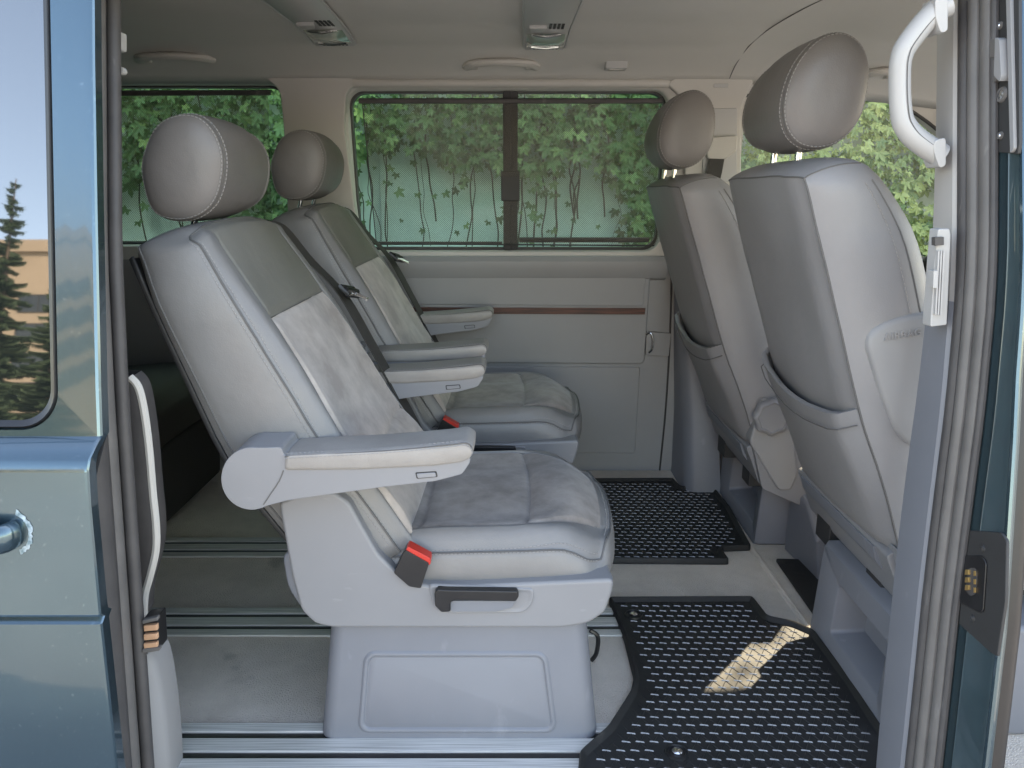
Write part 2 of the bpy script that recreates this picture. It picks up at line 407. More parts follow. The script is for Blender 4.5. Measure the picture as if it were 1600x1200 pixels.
for k in range(46):
    x = random.choice([random.uniform(-1.1, .75), random.uniform(-3.2, -1.5), random.uniform(-1.1, .75)]); z = random.uniform(1.3, 1.8); P = [Vector((x, 4.58, z))]
    for q in range(random.randint(8, 14)):
        x += random.gauss(0, .014); z -= .10; P.append(Vector((x, 4.59-random.uniform(0, .05), z)))
        if random.random() < .28: add_leaf(P[-1]+Vector((random.gauss(0, .03), -.03, 0)), random.uniform(.03, .085), random.uniform(.1, .6))
    VL.append(P)
me = bpy.data.meshes.new('ivy_leaves'); me.from_pydata([tuple(v) for v in LV], [], LF)
atr = me.attributes.new("leafcol", 'FLOAT', 'FACE'); atr.data.foreach_set("value", LC)
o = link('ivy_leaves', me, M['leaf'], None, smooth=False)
o['kind'] = 'stuff'; o['label'] = 'dense green creeper leaves covering the wall outside the windows'; o['category'] = 'ivy'
v = MB()
for P in VL: v.tube(cr(P, 3), random.uniform(.0015, .006), 5)
o = v.build('ivy_stems', M['bark']); o['kind'] = 'stuff'; o['label'] = 'thin brown creeper stems hanging over the bare patches of wall'; o['category'] = 'ivy'

# building seen mirrored in the door glass
bo = empty('office_building', (-48, -75, -.46), 'beige office building mirrored in the dark door window, rows of dark windows', 'building')
b = MB(); b.box(-85, -20, -95, -75, -.46, 28.3); b.build('wall', M['facade'], bo)
b = MB(); b.box(-85.3, -19.7, -95.3, -74.6, 28.3, 29.6); b.build('parapet', M['facade'], bo)
for row in range(4):
    for k in range(7):
        x = -69.2+k*6.0; z = 21.9-row*3.1
        f = MB(); f.box(x-.12, x+4.12, -75.0, -74.9, z-.12, z); f.box(x-.12, x+4.12, -75.0, -74.9, z+1.7, z+1.82)
        f.box(x-.12, x, -75, -74.9, z, z+1.7); f.box(x+4.0, x+4.12, -75, -74.9, z, z+1.7); f.box(x+1.96, x+2.04, -75, -74.9, z, z+1.7)
        fo = f.build('window', M['dark'], bo)
        p = MB(); p.box(x, x+4.0, -74.99, -74.95, z, z+1.7); p.build('pane', M['pane'], fo)
def spruce(x, y, h, label):
    t = empty('spruce_tree', (x, y, -.46), label, 'tree', 'spruces mirrored in the door window')
    tr = MB(); tr.tube([(x, y, -.46), (x+.05, y, -.46+h*.5), (x, y, -.46+h)], lambda q: lerp(.16, .015, q), 8); tr.build('trunk', M['bark'], t)
    c = MB(); z = .8
    while z < h-.1:
        f = (h-z)/(h-.8); L = (.2+1.9*f)*random.uniform(.75, 1.1)
        for a in range(int(5+5*f)):
            an = random.uniform(0, 6.28); d = Vector((math.cos(an), math.sin(an), 0)); l = L*random.uniform(.7, 1.1)
            P = [Vector((x, y, z-.46))+d*l*q + Vector((0, 0, -.28*l*q+.22*l*q*q)) for q in (0, .25, .5, .75, 1)]
            c.tube(P, lambda q: lerp(.02, .004, q), 4)
            sd_ = Vector((-d.y, d.x, 0))
            for q in range(int(l*13)):
                tt = (q+1)/(l*13+1); p = P[min(4, int(tt*4))].lerp(P[min(4, int(tt*4)+1)], tt*4-int(tt*4))
                for s in (-1, 1):
                    ln = .34*(1.15-tt)*random.uniform(.6, 1.2)*min(1, l); e = p+sd_*s*ln+d*ln*.55+Vector((0, 0, -ln*.35))
                    w_ = .035
                    c.add([p+d*w_, p-d*w_, e, p+Vector((0, 0, -.12-ln*.2))], [[0, 1, 2], [1, 3, 2]])
        z += random.uniform(.13, .24)
    c.build('crown', M['needles'], t, smooth=False)
    return t
spruce(-14.55, -19.0, 10.9, 'tallest dark spruce at the left edge of the door window reflection')
spruce(-13.15, -19.3, 8.5, 'shorter dark spruce mirrored at the right, beside the window rubber')
spruce(-13.9, -18.0, 5.6, 'lowest dark spruce mirrored between the two taller ones')

# ------------------------------------------------------------------ van shell: floor, ceiling
f = MB()
pat = [(-2.6, 1.13), (.68, 1.13), (.68, 1.0), (2.4, 1.0), (2.4, 2.78), (-2.6, 2.78)]
f.prism(pat, -.06, 0, f=lambda a, b, y: (a, b, y)); o = f.build('floor', M['carpet'], bevel=.004); o['kind'] = 'structure'
CZ = [(1.262, 1.35), (1.30, 1.39), (1.36, 1.42), (1.5, 1.445), (1.9, 1.465), (2.25, 1.462), (2.45, 1.44), (2.56, 1.41), (2.62, 1.385), (2.655, 1.362)]
def cz(y, x=0):
    z = pl(CZ, y)
    if x > .75: z -= .05*ss(.75, 1.1, x) + .10*max(0, x-1.1)**1.3*1.4
    return z
rows = []
for i in range(61):
    x = -2.3+i*(4.1/60)
    rows.append([Vector((x, lerp(1.262, 2.655, j/40), cz(lerp(1.262, 2.655, j/40), x))) for j in range(41)])
c = MB(); c.grid(rows); o = c.build('ceiling', M['liner'], solid=.012, ang=60); o['kind'] = 'structure'
o.modifiers['solid'].offset = 1
# roof skin above it
r_ = MB(); rows = []
for i in range(2):
    x = (-2.75, 1.9)[i]
    rows.append([Vector((x, y, z)) for y, z in ((1.19, 1.35), (1.215, 1.40), (1.30, 1.47), (1.5, 1.54), (1.96, 1.56), (2.4, 1.54), (2.62, 1.50), (2.72, 1.46), (2.78, 1.43))])
vr = empty('van_body', (-.6, 1.1, 0), 'metallic teal van bodywork around the open door, edges and pillars', 'van body')
r_.grid(rows); r_.build('roof', M['paint'], vr, solid=.01)

# ceiling seam of the cab liner
def liner_pt(px, py):
    Y = 2.2
    for _ in range(30):
        p = U(px, py, Y)
        v = -(py-600)/FPX; rt = (v*cP-sP)/(cP+v*sP); Y = .5*Y+.5*(cz(min(2.655, max(1.3, Y)), p.x)-CAMZ)/rt
    return U(px, py, Y)
sm = MB(); P = [liner_pt(a, b_)+Vector((0, 0, -.001)) for a, b_ in ((1140, 122), (1150, 100), (1170, 72), (1200, 46), (1250, 16), (1300, -8), (1360, -30))]
sm.tube(cr(P, 8), .0015, 6); sm.build('liner_seam', M['piping'], o)

# floor rails
def rail(Yc, label):
    t = empty('floor_rail', (-.7, Yc, 0), label, 'rail', 'aluminium seat rails set in the floor')
    x0, x1 = -2.3, .36
    b = MB()
    for a, c_ in ((-.062, -.036), (-.018, .018), (.036, .062)): b.box(x0, x1, Yc+a, Yc+c_, .001, .007)
    b.build('rail_strip', M['alu'], t, bevel=.0015, seg=2)
    b = MB(); b.box(x0, x1+.001, Yc-.0365, Yc-.0175, .0005, .0025); b.box(x0, x1+.001, Yc+.0175, Yc+.0365, .0005, .0025)
    b.build('slot', M['black'], t)
    return t
rail(UZ(400, 1168).y, 'bright aluminium seat rail along the door sill, nearest of the floor rails')
rail(UZ(400, 974).y, 'aluminium seat rail running behind the near seat base, middle one of three')
rail(UZ(400, 857).y, 'dim aluminium seat rail farthest from the open door, deep in the cabin')
# sill strip
s = MB(); s.box(-.62, .70, 1.085, 1.165, -.02, .012); tag(s.build('sill_trim', M['plastic_light'], bevel=.006), 'pale plastic sill strip below the nearest floor rail', 'sill trim')

# ------------------------------------------------------------------ far side wall with windows
sw = empty('side_wall', (0, 2.74, 0), 'grey inner side wall across the cabin with windows, pillars and door panel', 'side wall')
def WP(x, z, d=0): return Vector((x, yw(z)+d, z))
pA = US(541, 150, yw); pB = US(1047, 390, yw); pC = US(1046, 150, yw)
wx0, wx1 = pA.x, pC.x-.0
wz0, wz1 = US(800, 392, yw).z, US(800, 140, yw).z
print('win', wx0, wx1, wz0, wz1)
rx1 = US(452, 200, yw).x; rwz1 = US(300, 131, yw).z
dx0 = US(1157, 250, yw).x
zt = 1.40
def cell(mb, ox0, ox1, oz0, oz1, ix0, ix1, iz0, iz1, r=.05, dep=.06, shear=0):
    O = rr(ox0, ox1, oz0, oz1, .0005, 8); I = rr(ix0, ix1, iz0, iz1, r, 8)
    I0 = rr(ix0-.012, ix1+.012, iz0-.012, iz1+.012, r+.012, 8)
    rows = [[WP(x, z) for x, z in O], [WP(x, z) for x, z in I0], [WP(x, z, .004) for x, z in rr(ix0-.004, ix1+.004, iz0-.004, iz1+.004, r+.004, 8)], [WP(x, z, .012) for x, z in I], [WP(x, z, dep) for x, z in I]]
    # split the outer ring so the wall can lean
    mb.grid(rows, closed=True)
uw = MB()
zlow = .0
cell(uw, (rx1+wx0)/2, (wx1+dx0)/2, wz0-.03, zt, wx0, wx1, wz0, wz1)
cell(uw, -2.3, (rx1+wx0)/2, wz0-.03, zt, -1.98, rx1, wz0+.02, rwz1, r=.06)
uw.build('upper_panel', M['plastic_beige'], sw)
lw = MB(); rows = [[WP(x, z) for x in (-2.3, -1.5, -.7, 0, .5, .62)] for z in (0, .2, .4, .6, wz0-.03)]
lw.grid(rows); lw.build('lower_panel', M['plastic_wall'], sw)
# ledge under the window
ld = MB(); zc = wz0-.03
ld.prism([(2.735, zc-.075), (2.715, zc-.065), (2.700, zc-.03), (2.700, zc-.005), (2.712, zc+.012), (2.74, zc+.014)], -.78, wx1+.03, f=lambda a, b, y: (y, a, b))
ld.build('window_ledge', M['plastic_wall'], sw, bevel=.003)
# door panel raised mouldings
def wpx(px, py, d=0):
    p = US(px, py, lambda z: yw(z)+d); return p
def mould(px_list, r, name, m_, d=-.002, closed=False, n=8, ro=.0):
    P = [wpx(a, b_, d) for a, b_ in px_list]
    t = MB(); t.tube(cr(P, 4, closed), r, 8, closed=closed); return t.build(name, M[m_], sw)
x_l = -.85
def slab(px, th, name, m_, rad=.03, bev=.006):
    P = [US(a, b_, yw) for a, b_ in px]
    pts = fillet([(p.x, p.z) for p in P], rad)
    t = MB(); n = len(pts); ya = min(yw(p[1]) for p in pts)
    v0 = [Vector((p[0], yw(p[1])-th, p[1])) for p in pts]; v1 = [Vector((p[0], yw(p[1])+.004, p[1])) for p in pts]
    t.add(v0+v1, [list(range(n)), [n+i for i in range(n)][::-1]]+[[i, n+i, n+(i+1) % n, (i+1) % n] for i in range(n)])
    return t.build(name, M[m_], sw, bevel=bev)
slab([(520, 420), (1016, 423), (1006, 568), (520, 565)], .012, 'door_panel', 'plastic_wall', .02, .006)
slab([(520, 422), (1009, 424), (1004, 478), (520, 474)], .016, 'door_panel_top', 'plastic_wall', .012, .004)
slab([(520, 478.5), (1007, 480.5), (1006, 490), (520, 488)], .021, 'wood_strip', 'wood', .001, .002)
slab([(520, 572), (1000, 573), (992, 708), (520, 704)], .006, 'lower_door_panel', 'plastic_wall', .01, .004)
# pull handle / lock recess by the door edge
slab([(1009, 517), (1048, 520), (1044, 556), (1008, 554)], .014, 'latch_plate', 'plastic_wall', .006, .003)
lt = MB(); P = [wpx(1010, 523, -.018), wpx(1016, 520, -.026), wpx(1020, 530, -.030), wpx(1019, 545, -.030), wpx(1014, 551, -.022)]
lt.tube(cr(P, 4), .004, 8); lt.build('latch_handle', M['chrome'], sw)
mould([(1050, 395), (1047, 520), (1040, 640), (1030, 742)], .0035, 'door_gap', 'dark', -.0)
# lower B pillar cover on the far side
bp = MB(); rows = []
for z, xa, xb, yy in ((0, .60, .735, 2.50), (.02, .602, .735, 2.50), (.25, .60, .725, 2.56), (.5, .585, .70, 2.63), (.72, .575, .69, 2.66), (.9, .575, .70, 2.68)):
    rows.append([Vector((xa, 2.76, z)), Vector((xa, yy+.05, z)), Vector((xa+.012, yy+.012, z)), Vector((xa+.035, yy, z)), Vector((xb-.01, yy, z)), Vector((xb, yy+.02, z)), Vector((xb, 2.76, z))])
bp.grid(rows); bp.build('lower_pillar_cover', M['plastic_blue'], sw, sub=0, ang=50)
# far B-pillar upper panel with belt adjuster
pp = MB(); rows = []
bx0, bx1 = (wx1+dx0)/2-.0, dx0
rows = [[WP(x, z) for x in (bx0, bx0+.05, bx1)] for z in (wz0-.03, 1.0, 1.2, zt)]
pp.grid(rows); pp.build('pillar_panel', M['plastic_beige'], sw)
pb = MB(); px = [(1040, 133), (1052, 122), (1178, 124), (1165, 150), (1155, 170), (1156, 290), (1150, 460), (1075, 460), (1070, 300), (1060, 150)]
P = [US(a, b_, yw) for a, b_ in px]; pts = fillet([(p.x, p.z) for p in P], .02)
n = len(pts)
pb.add([Vector((p[0], yw(p[1])-.02, p[1])) for p in pts]+[Vector((p[0], yw(p[1])+.03, p[1])) for p in pts], [list(range(n)), [n+i for i in range(n)][::-1]]+[[i, n+i, n+(i+1) % n, (i+1) % n] for i in range(n)])
pb.build('pillar_cover', M['plastic_beige'], sw, bevel=.006)
pb = MB(); px = [(415, 122), (424, 114), (548, 118), (560, 132), (543, 145), (540, 200), (566, 400), (455, 400), (446, 200), (440, 140)]
P = [US(a, b_, yw) for a, b_ in px]; pts = fillet([(p.x, p.z) for p in P], .03); n = len(pts)
pb.add([Vector((p[0], yw(p[1])-.022, p[1])) for p in pts]+[Vector((p[0], yw(p[1])+.03, p[1])) for p in pts], [list(range(n)), [n+i for i in range(n)][::-1]]+[[i, n+i, n+(i+1) % n, (i+1) % n] for i in range(n)])
pb.build('pillar_cover', M['plastic_beige'], sw, bevel=.006)
# roller-blind tube above the window
t = MB(); z_ = wz1+.018; t.tube([WP(wx0-.02, z_, .02), WP(wx0, z_, -.004), WP(wx0+.04, z_, -.012), WP(wx1-.04, z_, -.012), WP(wx1, z_, -.004), WP(wx1+.03, z_, .02)], .014, 12)
t.build('blind_housing', M['plastic_beige'], sw)
# rubber gasket + glazing
def window(name, x0, x1, z0, z1, r, split, label, shx):
    t = empty(name, ((x0+x1)/2, yw(z0)+.05, z0), label, 'window')
    gk = MB(); O = rr(x0-.01, x1+.01, z0-.01, z1+.01, r, 8); I = rr(x0+.006, x1-.006, z0+.010, z1-.006, r, 8)
    gk.grid([[WP(x, z, .075) for x, z in O], [WP(x, z, .045) for x, z in O], [WP(x, z, .043) for x, z in I], [WP(x, z, .075) for x, z in I]], closed=True)
    gk.build('window_frame', M['seal'], t)
    if split:
        xm = split
        m_ = MB()
        for xa, xb, dd in ((xm-.026, xm+.002, .032), (xm-.002, xm+.024, .036)):
            rows = [[WP(xa, z, dd), WP(xb, z, dd), WP(xb, z, .07), WP(xa, z, .07)] for z in (z0, (z0+z1)/2, z1)]
            m_.grid(rows, closed=True, caps=True)
        zz = lerp(z0, z1, .42); 
        m_.box(xm-.033, xm+.031, yw(zz)+.018, yw(zz)+.05, zz-.05, zz+.05)
        m_.build('window_divider', M['dark'], t, bevel=.004)
        bb = MB(); zr = z0+.03
        bb.tube([WP(xm+.03, z0+.036, .04), WP(x1-.03, z0+.036, .04)], .009, 8); bb.tube([WP(x0+.03, z0+.024, .04), WP(xm-.03, z0+.024, .04)], .006, 8)
        bb.build('sash_bar', M['dark'], t)
    gl = MB(); gl.grid([[WP(x, z, .062) for x in (x0, x1)] for z in (z0, (z0+z1)/2, z1)]); gl.build('glass_pane', M['glass_green'], t)
    return t
xm = US(798, 260, lambda z: yw(z)+.05).x
window('side_window', wx0, wx1, wz0, wz1, .05, xm, 'wide sliding side window with black centre bar across the cabin', None)
window('side_window', -1.98, rx1, wz0+.02, rwz1, .06, None, 'rear quarter window behind the near headrest, left of the pillar', None)
# mesh shades
def shade_thing(px, label, dy, clip=True):
    P = [US(a, b_, lambda z: yw(z)+dy) for a, b_ in px]
    t = empty('sun_shade', P[0], label, 'sun shade', 'mesh roller sun shades')
    s_ = MB(); tl, tr_, br, bl = P
    rows = []
    for i in range(13):
        q = i/12; rows.append([tl.lerp(bl, q).lerp(tr_.lerp(br, q), k/12) for k in range(13)])
    s_.grid(rows); s_.build('mesh_screen', M['shade'], t)
    b_ = MB(); b_.tube([tl+Vector((-.01, -.006, .004)), tr_+Vector((.01, -.006, .004))], .0085, 8, flat=((0, 0, 1), 1.0, .7)); b_.build('top_bar', M['seal'], t)
    e_ = MB(); e_.tube([tl, bl], .0018, 5); e_.tube([bl, br], .003, 5); e_.build('hem', M['dark'], t)
    return t
shade_thing([(566, 160), (1030, 160), (1030, 384), (588, 381)], 'grey mesh shade drawn over the wide side window', .022)
shade_thing([(120, 148), (419, 147), (426, 380), (120, 380)], 'grey mesh shade drawn over the rear quarter window', .028)
# driver's door window opening
dz0 = .80
dd = empty('driver_door', (1.2, 2.75, 0), 'far front door with open view of sunlit ivy behind the headrest', 'door')
fr = MB()
ring_px = [(1160, 150), (1260, 143), (1352, 145), (1400, 160), (1440, 184), (1475, 212), (1530, 262), (1560, 300)]
top = [US(a, b_, yw) for a, b_ in ring_px]
zlow = .80
# header between ceiling and window top edge
rows = [[Vector((p.x, yw(p.z), p.z)) for p in top], [Vector((p.x, yw(p.z)+.05, p.z+.0)) for p in top]]
fr.grid(rows)
rows = [[Vector((p.x, yw(p.z), p.z)) for p in top], [Vector((p.x, 2.655, cz(2.655, p.x)+.003)) for p in top]]
fr.grid(rows); fr.build('roof_rail', M['plastic_beige'], dd)
gk = MB(); gk.tube(cr([p+Vector((0, .0, 0)) for p in top], 4), .006, 6); gk.build('window_seal', M['dark'], dd)
lowp = MB(); rows = [[WP(x, z) for x in (dx0, 1.0, 1.5, 2.1)] for z in (0, .4, dz0-.03, dz0)]; lowp.grid(rows); lowp.build('door_card', M['plastic_wall'], dd)
gp = MB(); gp.grid([[WP(x, z, .06) for x in (dx0, 2.0)] for z in (dz0, 1.36)]); gp.build('glass_pane', M['glass_clear'], dd)
# belt height adjuster on the far pillar
ba = empty('belt_adjuster', US(1122, 260, lambda z: yw(z)-.03), 'beige belt height slider with black webbing on the far pillar', 'belt adjuster')
def onwall(px, th0, th1, rad=.008):
    P = [US(a, b_, yw) for a, b_ in px]; pts = fillet([(p.x, p.z) for p in P], rad); n = len(pts); m_ = MB()
    m_.add([Vector((p[0], yw(p[1])-th1, p[1])) for p in pts]+[Vector((p[0], yw(p[1])-th0, p[1])) for p in pts], [list(range(n)), [n+i for i in range(n)][::-1]]+[[i, n+i, n+(i+1) % n, (i+1) % n] for i in range(n)])
    return m_
onwall([(1097, 170), (1149, 170), (1148, 284), (1094, 286)], .018, .024).build('backplate', M['plastic_light'], ba, bevel=.003)
onwall([(1098, 216), (1147, 213), (1146, 236), (1128, 250), (1100, 249)], .022, .045).build('slider', M['plastic_beige'], ba, bevel=.005)
m_ = MB(); m_.ribbon(cr([US(1122, 240, lambda z: yw(z)-.04), US(1118, 262, lambda z: yw(z)-.045), US(1112, 300, lambda z: yw(z)-.055), US(1105, 420, lambda z: yw(z)-.06)], 5), .048, (1, 0, 0), .002); m_.build('webbing', M['belt'], ba)
onwall([(1113, 132), (1135, 132), (1135, 138), (1113, 138)], .019, .022, .002).build('badge', M['plastic_light'], ba, bevel=.001)

# ------------------------------------------------------------------ ceiling things
def ceil_handle(px0, px1, py, label):
    a = liner_pt(px0, py); b_ = liner_pt(px1, py); mid = (a+b_)/2
    t = empty('grab_handle', mid, label, 'grab handle', 'beige ceiling grab handles')
    Y = mid.y; n_ = 20; P = []
    for k in range(n_+1):
        q = k/n_; e = math.sin(math.pi*q)**.45 if 0 < q < 1 else 0
        x = lerp(a.x, b_.x, q); P.append(Vector((x, Y-.060*e, cz(Y-.060*e, x)+.002-.016*e)))
    m_ = MB(); m_.tube(P, lambda q: .0155*(1.15-.20*math.sin(math.pi*q)), 10, flat=((0, 0, 1), .8, 1)); m_.build('grip', M['plastic_beige'], t)
    for s_ in (0, 1):
        m_ = MB(); x = lerp(a.x, b_.x, .06+.88*s_); m_.box(x-.02, x+.02, Y-.014, Y+.014, cz(Y, x)-.008, cz(Y, x)+.01)
        m_.build('mount', M['plastic_beige'], t, bevel=.004)
ceil_handle(219, 331, 94, 'ceiling grab handle over the rear quarter window, leftmost')
ceil_handle(730, 837, 105, 'ceiling grab handle above the wide side window')
ceil_handle(1350, 1396, 118, 'ceiling grab handle partly hidden behind the biggest headrest')
def lamp(px, pyend, label):
    e = liner_pt(px, pyend); Y1 = e.y; X = e.x; Y0 = Y1-.62
    t = empty('reading_lamp', (X, Y1, e.z), label, 'ceiling lamp', 'long ceiling lamp consoles')
    def row(hw, y, dz): return [Vector((X-hw, y, cz(y)-dz+.006)), Vector((X-hw*.9, y, cz(y)-dz)), Vector((X+hw*.9, y, cz(y)-dz)), Vector((X+hw, y, cz(y)-dz+.006))]
    rows = [[Vector((X+a, Y1-.0+abs(a)*-.15, cz(Y1)+.004)) for a in (-.055, -.05, .05, .055)]]
    for q in range(0, 16): 
        y = lerp(Y1-.012, Y0, q/15); rows.append(row(lerp(.06, .072, q/15), y, .014))
    m_ = MB(); m_.grid(rows); m_.build('housing', M['plastic_light'], t, ang=60)
    # clear curved lens
    y0, y1 = Y1-.165, Y1-.048; rows = []
    for q in range(9):
        y = lerp(y0, y1, q/8); rows.append([Vector((X+lerp(-.053, .053, k/8), y, cz(y)-.016-.010*math.sin(math.pi*q/8)*math.sin(math.pi*k/8)**.5)) for k in range(9)])
    m_ = MB(); m_.grid(rows); m_.build('lens', M['lamp_clear'], t)
    m_ = MB(); m_.tube([Vector((X-.04, y1, cz(y1)-.017)), Vector((X, y1+.004, cz(y1)-.02)), Vector((X+.04, y1, cz(y1)-.017))], .003, 6); m_.build('lens_rim', M['chrome'], t); m_ = MB()
    m_.tube([Vector((X-.04, y0, cz(y0)-.017)), Vector((X, y0-.006, cz(y0)-.024)), Vector((X+.04, y0, cz(y0)-.017))], .004, 6); m_.build('lens_rim', M['chrome'], t)
    m_ = MB()
    for k in range(7):
        x = X-.033+k*.011; m_.box(x, x+.006, Y1-.036, Y1-.017, cz(Y1-.03)-.0155, cz(Y1-.03)-.012)
    m_.build('vent_slots', M['dark'], t); m_ = MB()
    for r0 in range(3):
        for k in range(4):
            x = X+.004+k*.011; yy = Y1-.225-r0*.022
            m_.box(x, x+.007, yy, yy+.016, cz(yy)-.0158, cz(yy)-.012)
    m_.build('speaker_holes', M['dark'], t)
    m_ = MB(); yy = Y1-.20; m_.prism([(X-.05, yy-.05), (X-.002, yy-.05), (X-.012, yy), (X-.045, yy+.006)], cz(yy)-.022, cz(yy)-.012, f=lambda a, b, y: (a, b, y)); m_.build('switch', M['plastic_light'], t, bevel=.003)
    for s_ in (-1, 1):
        m_ = MB(); m_.tube([Vector((X+s_*lerp(.0605, .0715, q/6), lerp(Y1-.02, Y0, q/6), cz(lerp(Y1-.02, Y0, q/6))-.010)) for q in range(7)], .003, 6)
        m_.build('edge_trim', M['plastic_light'], t)
lamp(850, 72, 'ceiling lamp console above the wide window divider, with clear lens and vents')
lamp(525, 66, 'ceiling lamp console above the two second row seats, left one')
e = liner_pt(962, 103); t_ = MB(); t_.box(e.x-.034, e.x+.034, e.y-.028, e.y+.028, cz(e.y)-.012, cz(e.y)+.02)
sb = tag(t_.build('ceiling_switch', M['plastic_light'], bevel=.004), 'small square cream switch box alone on the ceiling', 'switch')
t_ = MB(); t_.box(e.x-.022, e.x+.022, e.y-.02, e.y+.006, cz(e.y)-.0145, cz(e.y)-.011); t_.build('rocker', M['plastic_beige'], sb, bevel=.001)

# ------------------------------------------------------------------ seats
def dxz(p, Y): return p.x, p.z
def pad(us, vs, top, back, K=7, bul=.012, matfn=None, rear_r=.012, vdir=(0, 0, 1), close=True):
    """upholstered block: us,vs grid params; top(u,v), back(u,v) -> Vector. returns MB and the grid of seam points"""
    nu, nv = len(us), len(vs); g = [[top(u, v) for u in us] for v in vs]
    mb = MB(); mi = []
    for i in range(nv-1):
        for j in range(nu-1): mi.append(matfn(.5*(us[j]+us[j+1]), .5*(vs[i]+vs[i+1])) if matfn else 0)
    mb.grid(g, mi=mi)
    loop = [(0, j) for j in range(nu)] + [(i, nu-1) for i in range(1, nv)] + [(nv-1, j) for j in range(nu-2, -1, -1)] + [(i, 0) for i in range(nv-2, 0, -1)]
    rows = []; vd = Vector(vdir)
    cent = g[nv//2][nu//2]
    for k in range(K+1):
        t = (0, .05, .13)[k] if k < 3 else lerp(.13, 1, (k-2)/(K-2)); r = []
        for i, j in loop:
            a = g[i][j]; u, v = us[j], vs[i]; b_ = back(u, v)
            out = Vector((0, 0, 0))
            if j == 0: out.y = -1 if g[i][0].y < cent.y else 1
            if j == nu-1: out.y = 1 if g[i][-1].y > cent.y else -1
            if i == 0: out -= vd
            if i == nv-1: out += vd
            if out.length: out.normalize()
            e = bul*math.sin(math.pi*t)**.7 if 0 < t < 1 else 0
            if t > .8: e -= rear_r*((t-.8)/.2)**2
            r.append(a.lerp(b_, t)+out*e)
        rows.append(r)
    mb.grid(rows, closed=True)
    if close:
        c_ = sum(rows[-1], Vector((0, 0, 0)))/len(loop)
        mb.grid([rows[-1], [p.lerp(c_, .5) for p in rows[-1]], [p.lerp(c_, .98) for p in rows[-1]]], closed=True)
    return mb, g, rows, loop

def headrest(name_parent, px, Yn, wid, mats, rot=None, post_px=None, shift=Vector((0, 0, 0))):
    P = [U(a, b_, Yn) for a, b_ in px]; P = cr(P, 5, True); n = len(P)
    c = sum(P, Vector((0, 0, 0)))/n
    prof = [(-.020, .10), (-.0195, .35), (-.017, .6), (-.012, .8), (-.006, .93), (-.001, .985), (.003, .992), (.006, .972), (.009, .995), (.018, 1.012), (.06, 1.03)]
    L = wid; sec = [(y, s) for y, s in prof] + [(L*.4, 1.035), (L*.58, 1.02), (L*.72, .985), (L*.84, .93)] + [(L-y, s*.88) for y, s in prof[:-1][::-1]]
    rows = [[Vector((c.x+(p.x-c.x)*s, Yn+y, c.z+(p.z-c.z)*s))+shift for p in P] for y, s in sec]
    mb = MB(); mb.grid(rows, closed=True, caps=True)
    hr = mb.build('headrest', mats, name_parent)
    st = MB()
    for y, s in ((-.0035, .962), (.0135, 1.009), (L+.0035, .962*.88), (L-.0135, 1.009*.88)):
        st.stitches([Vector((c.x+(p.x-c.x)*s, Yn+y, c.z+(p.z-c.z)*s))+shift for p in P+[P[0]]])
    o = st.build('stitching', M['thread'], hr)
    sg = MB()
    for y, k_ in ((.006, .972), (L-.006, .856)): sg.tube([Vector((c.x+(p.x-c.x)*k_, Yn+y, c.z+(p.z-c.z)*k_))+shift for p in P], .0016, 6, closed=True)
    sg.build('seam_piping', M['piping'], hr)
    return hr, c+shift

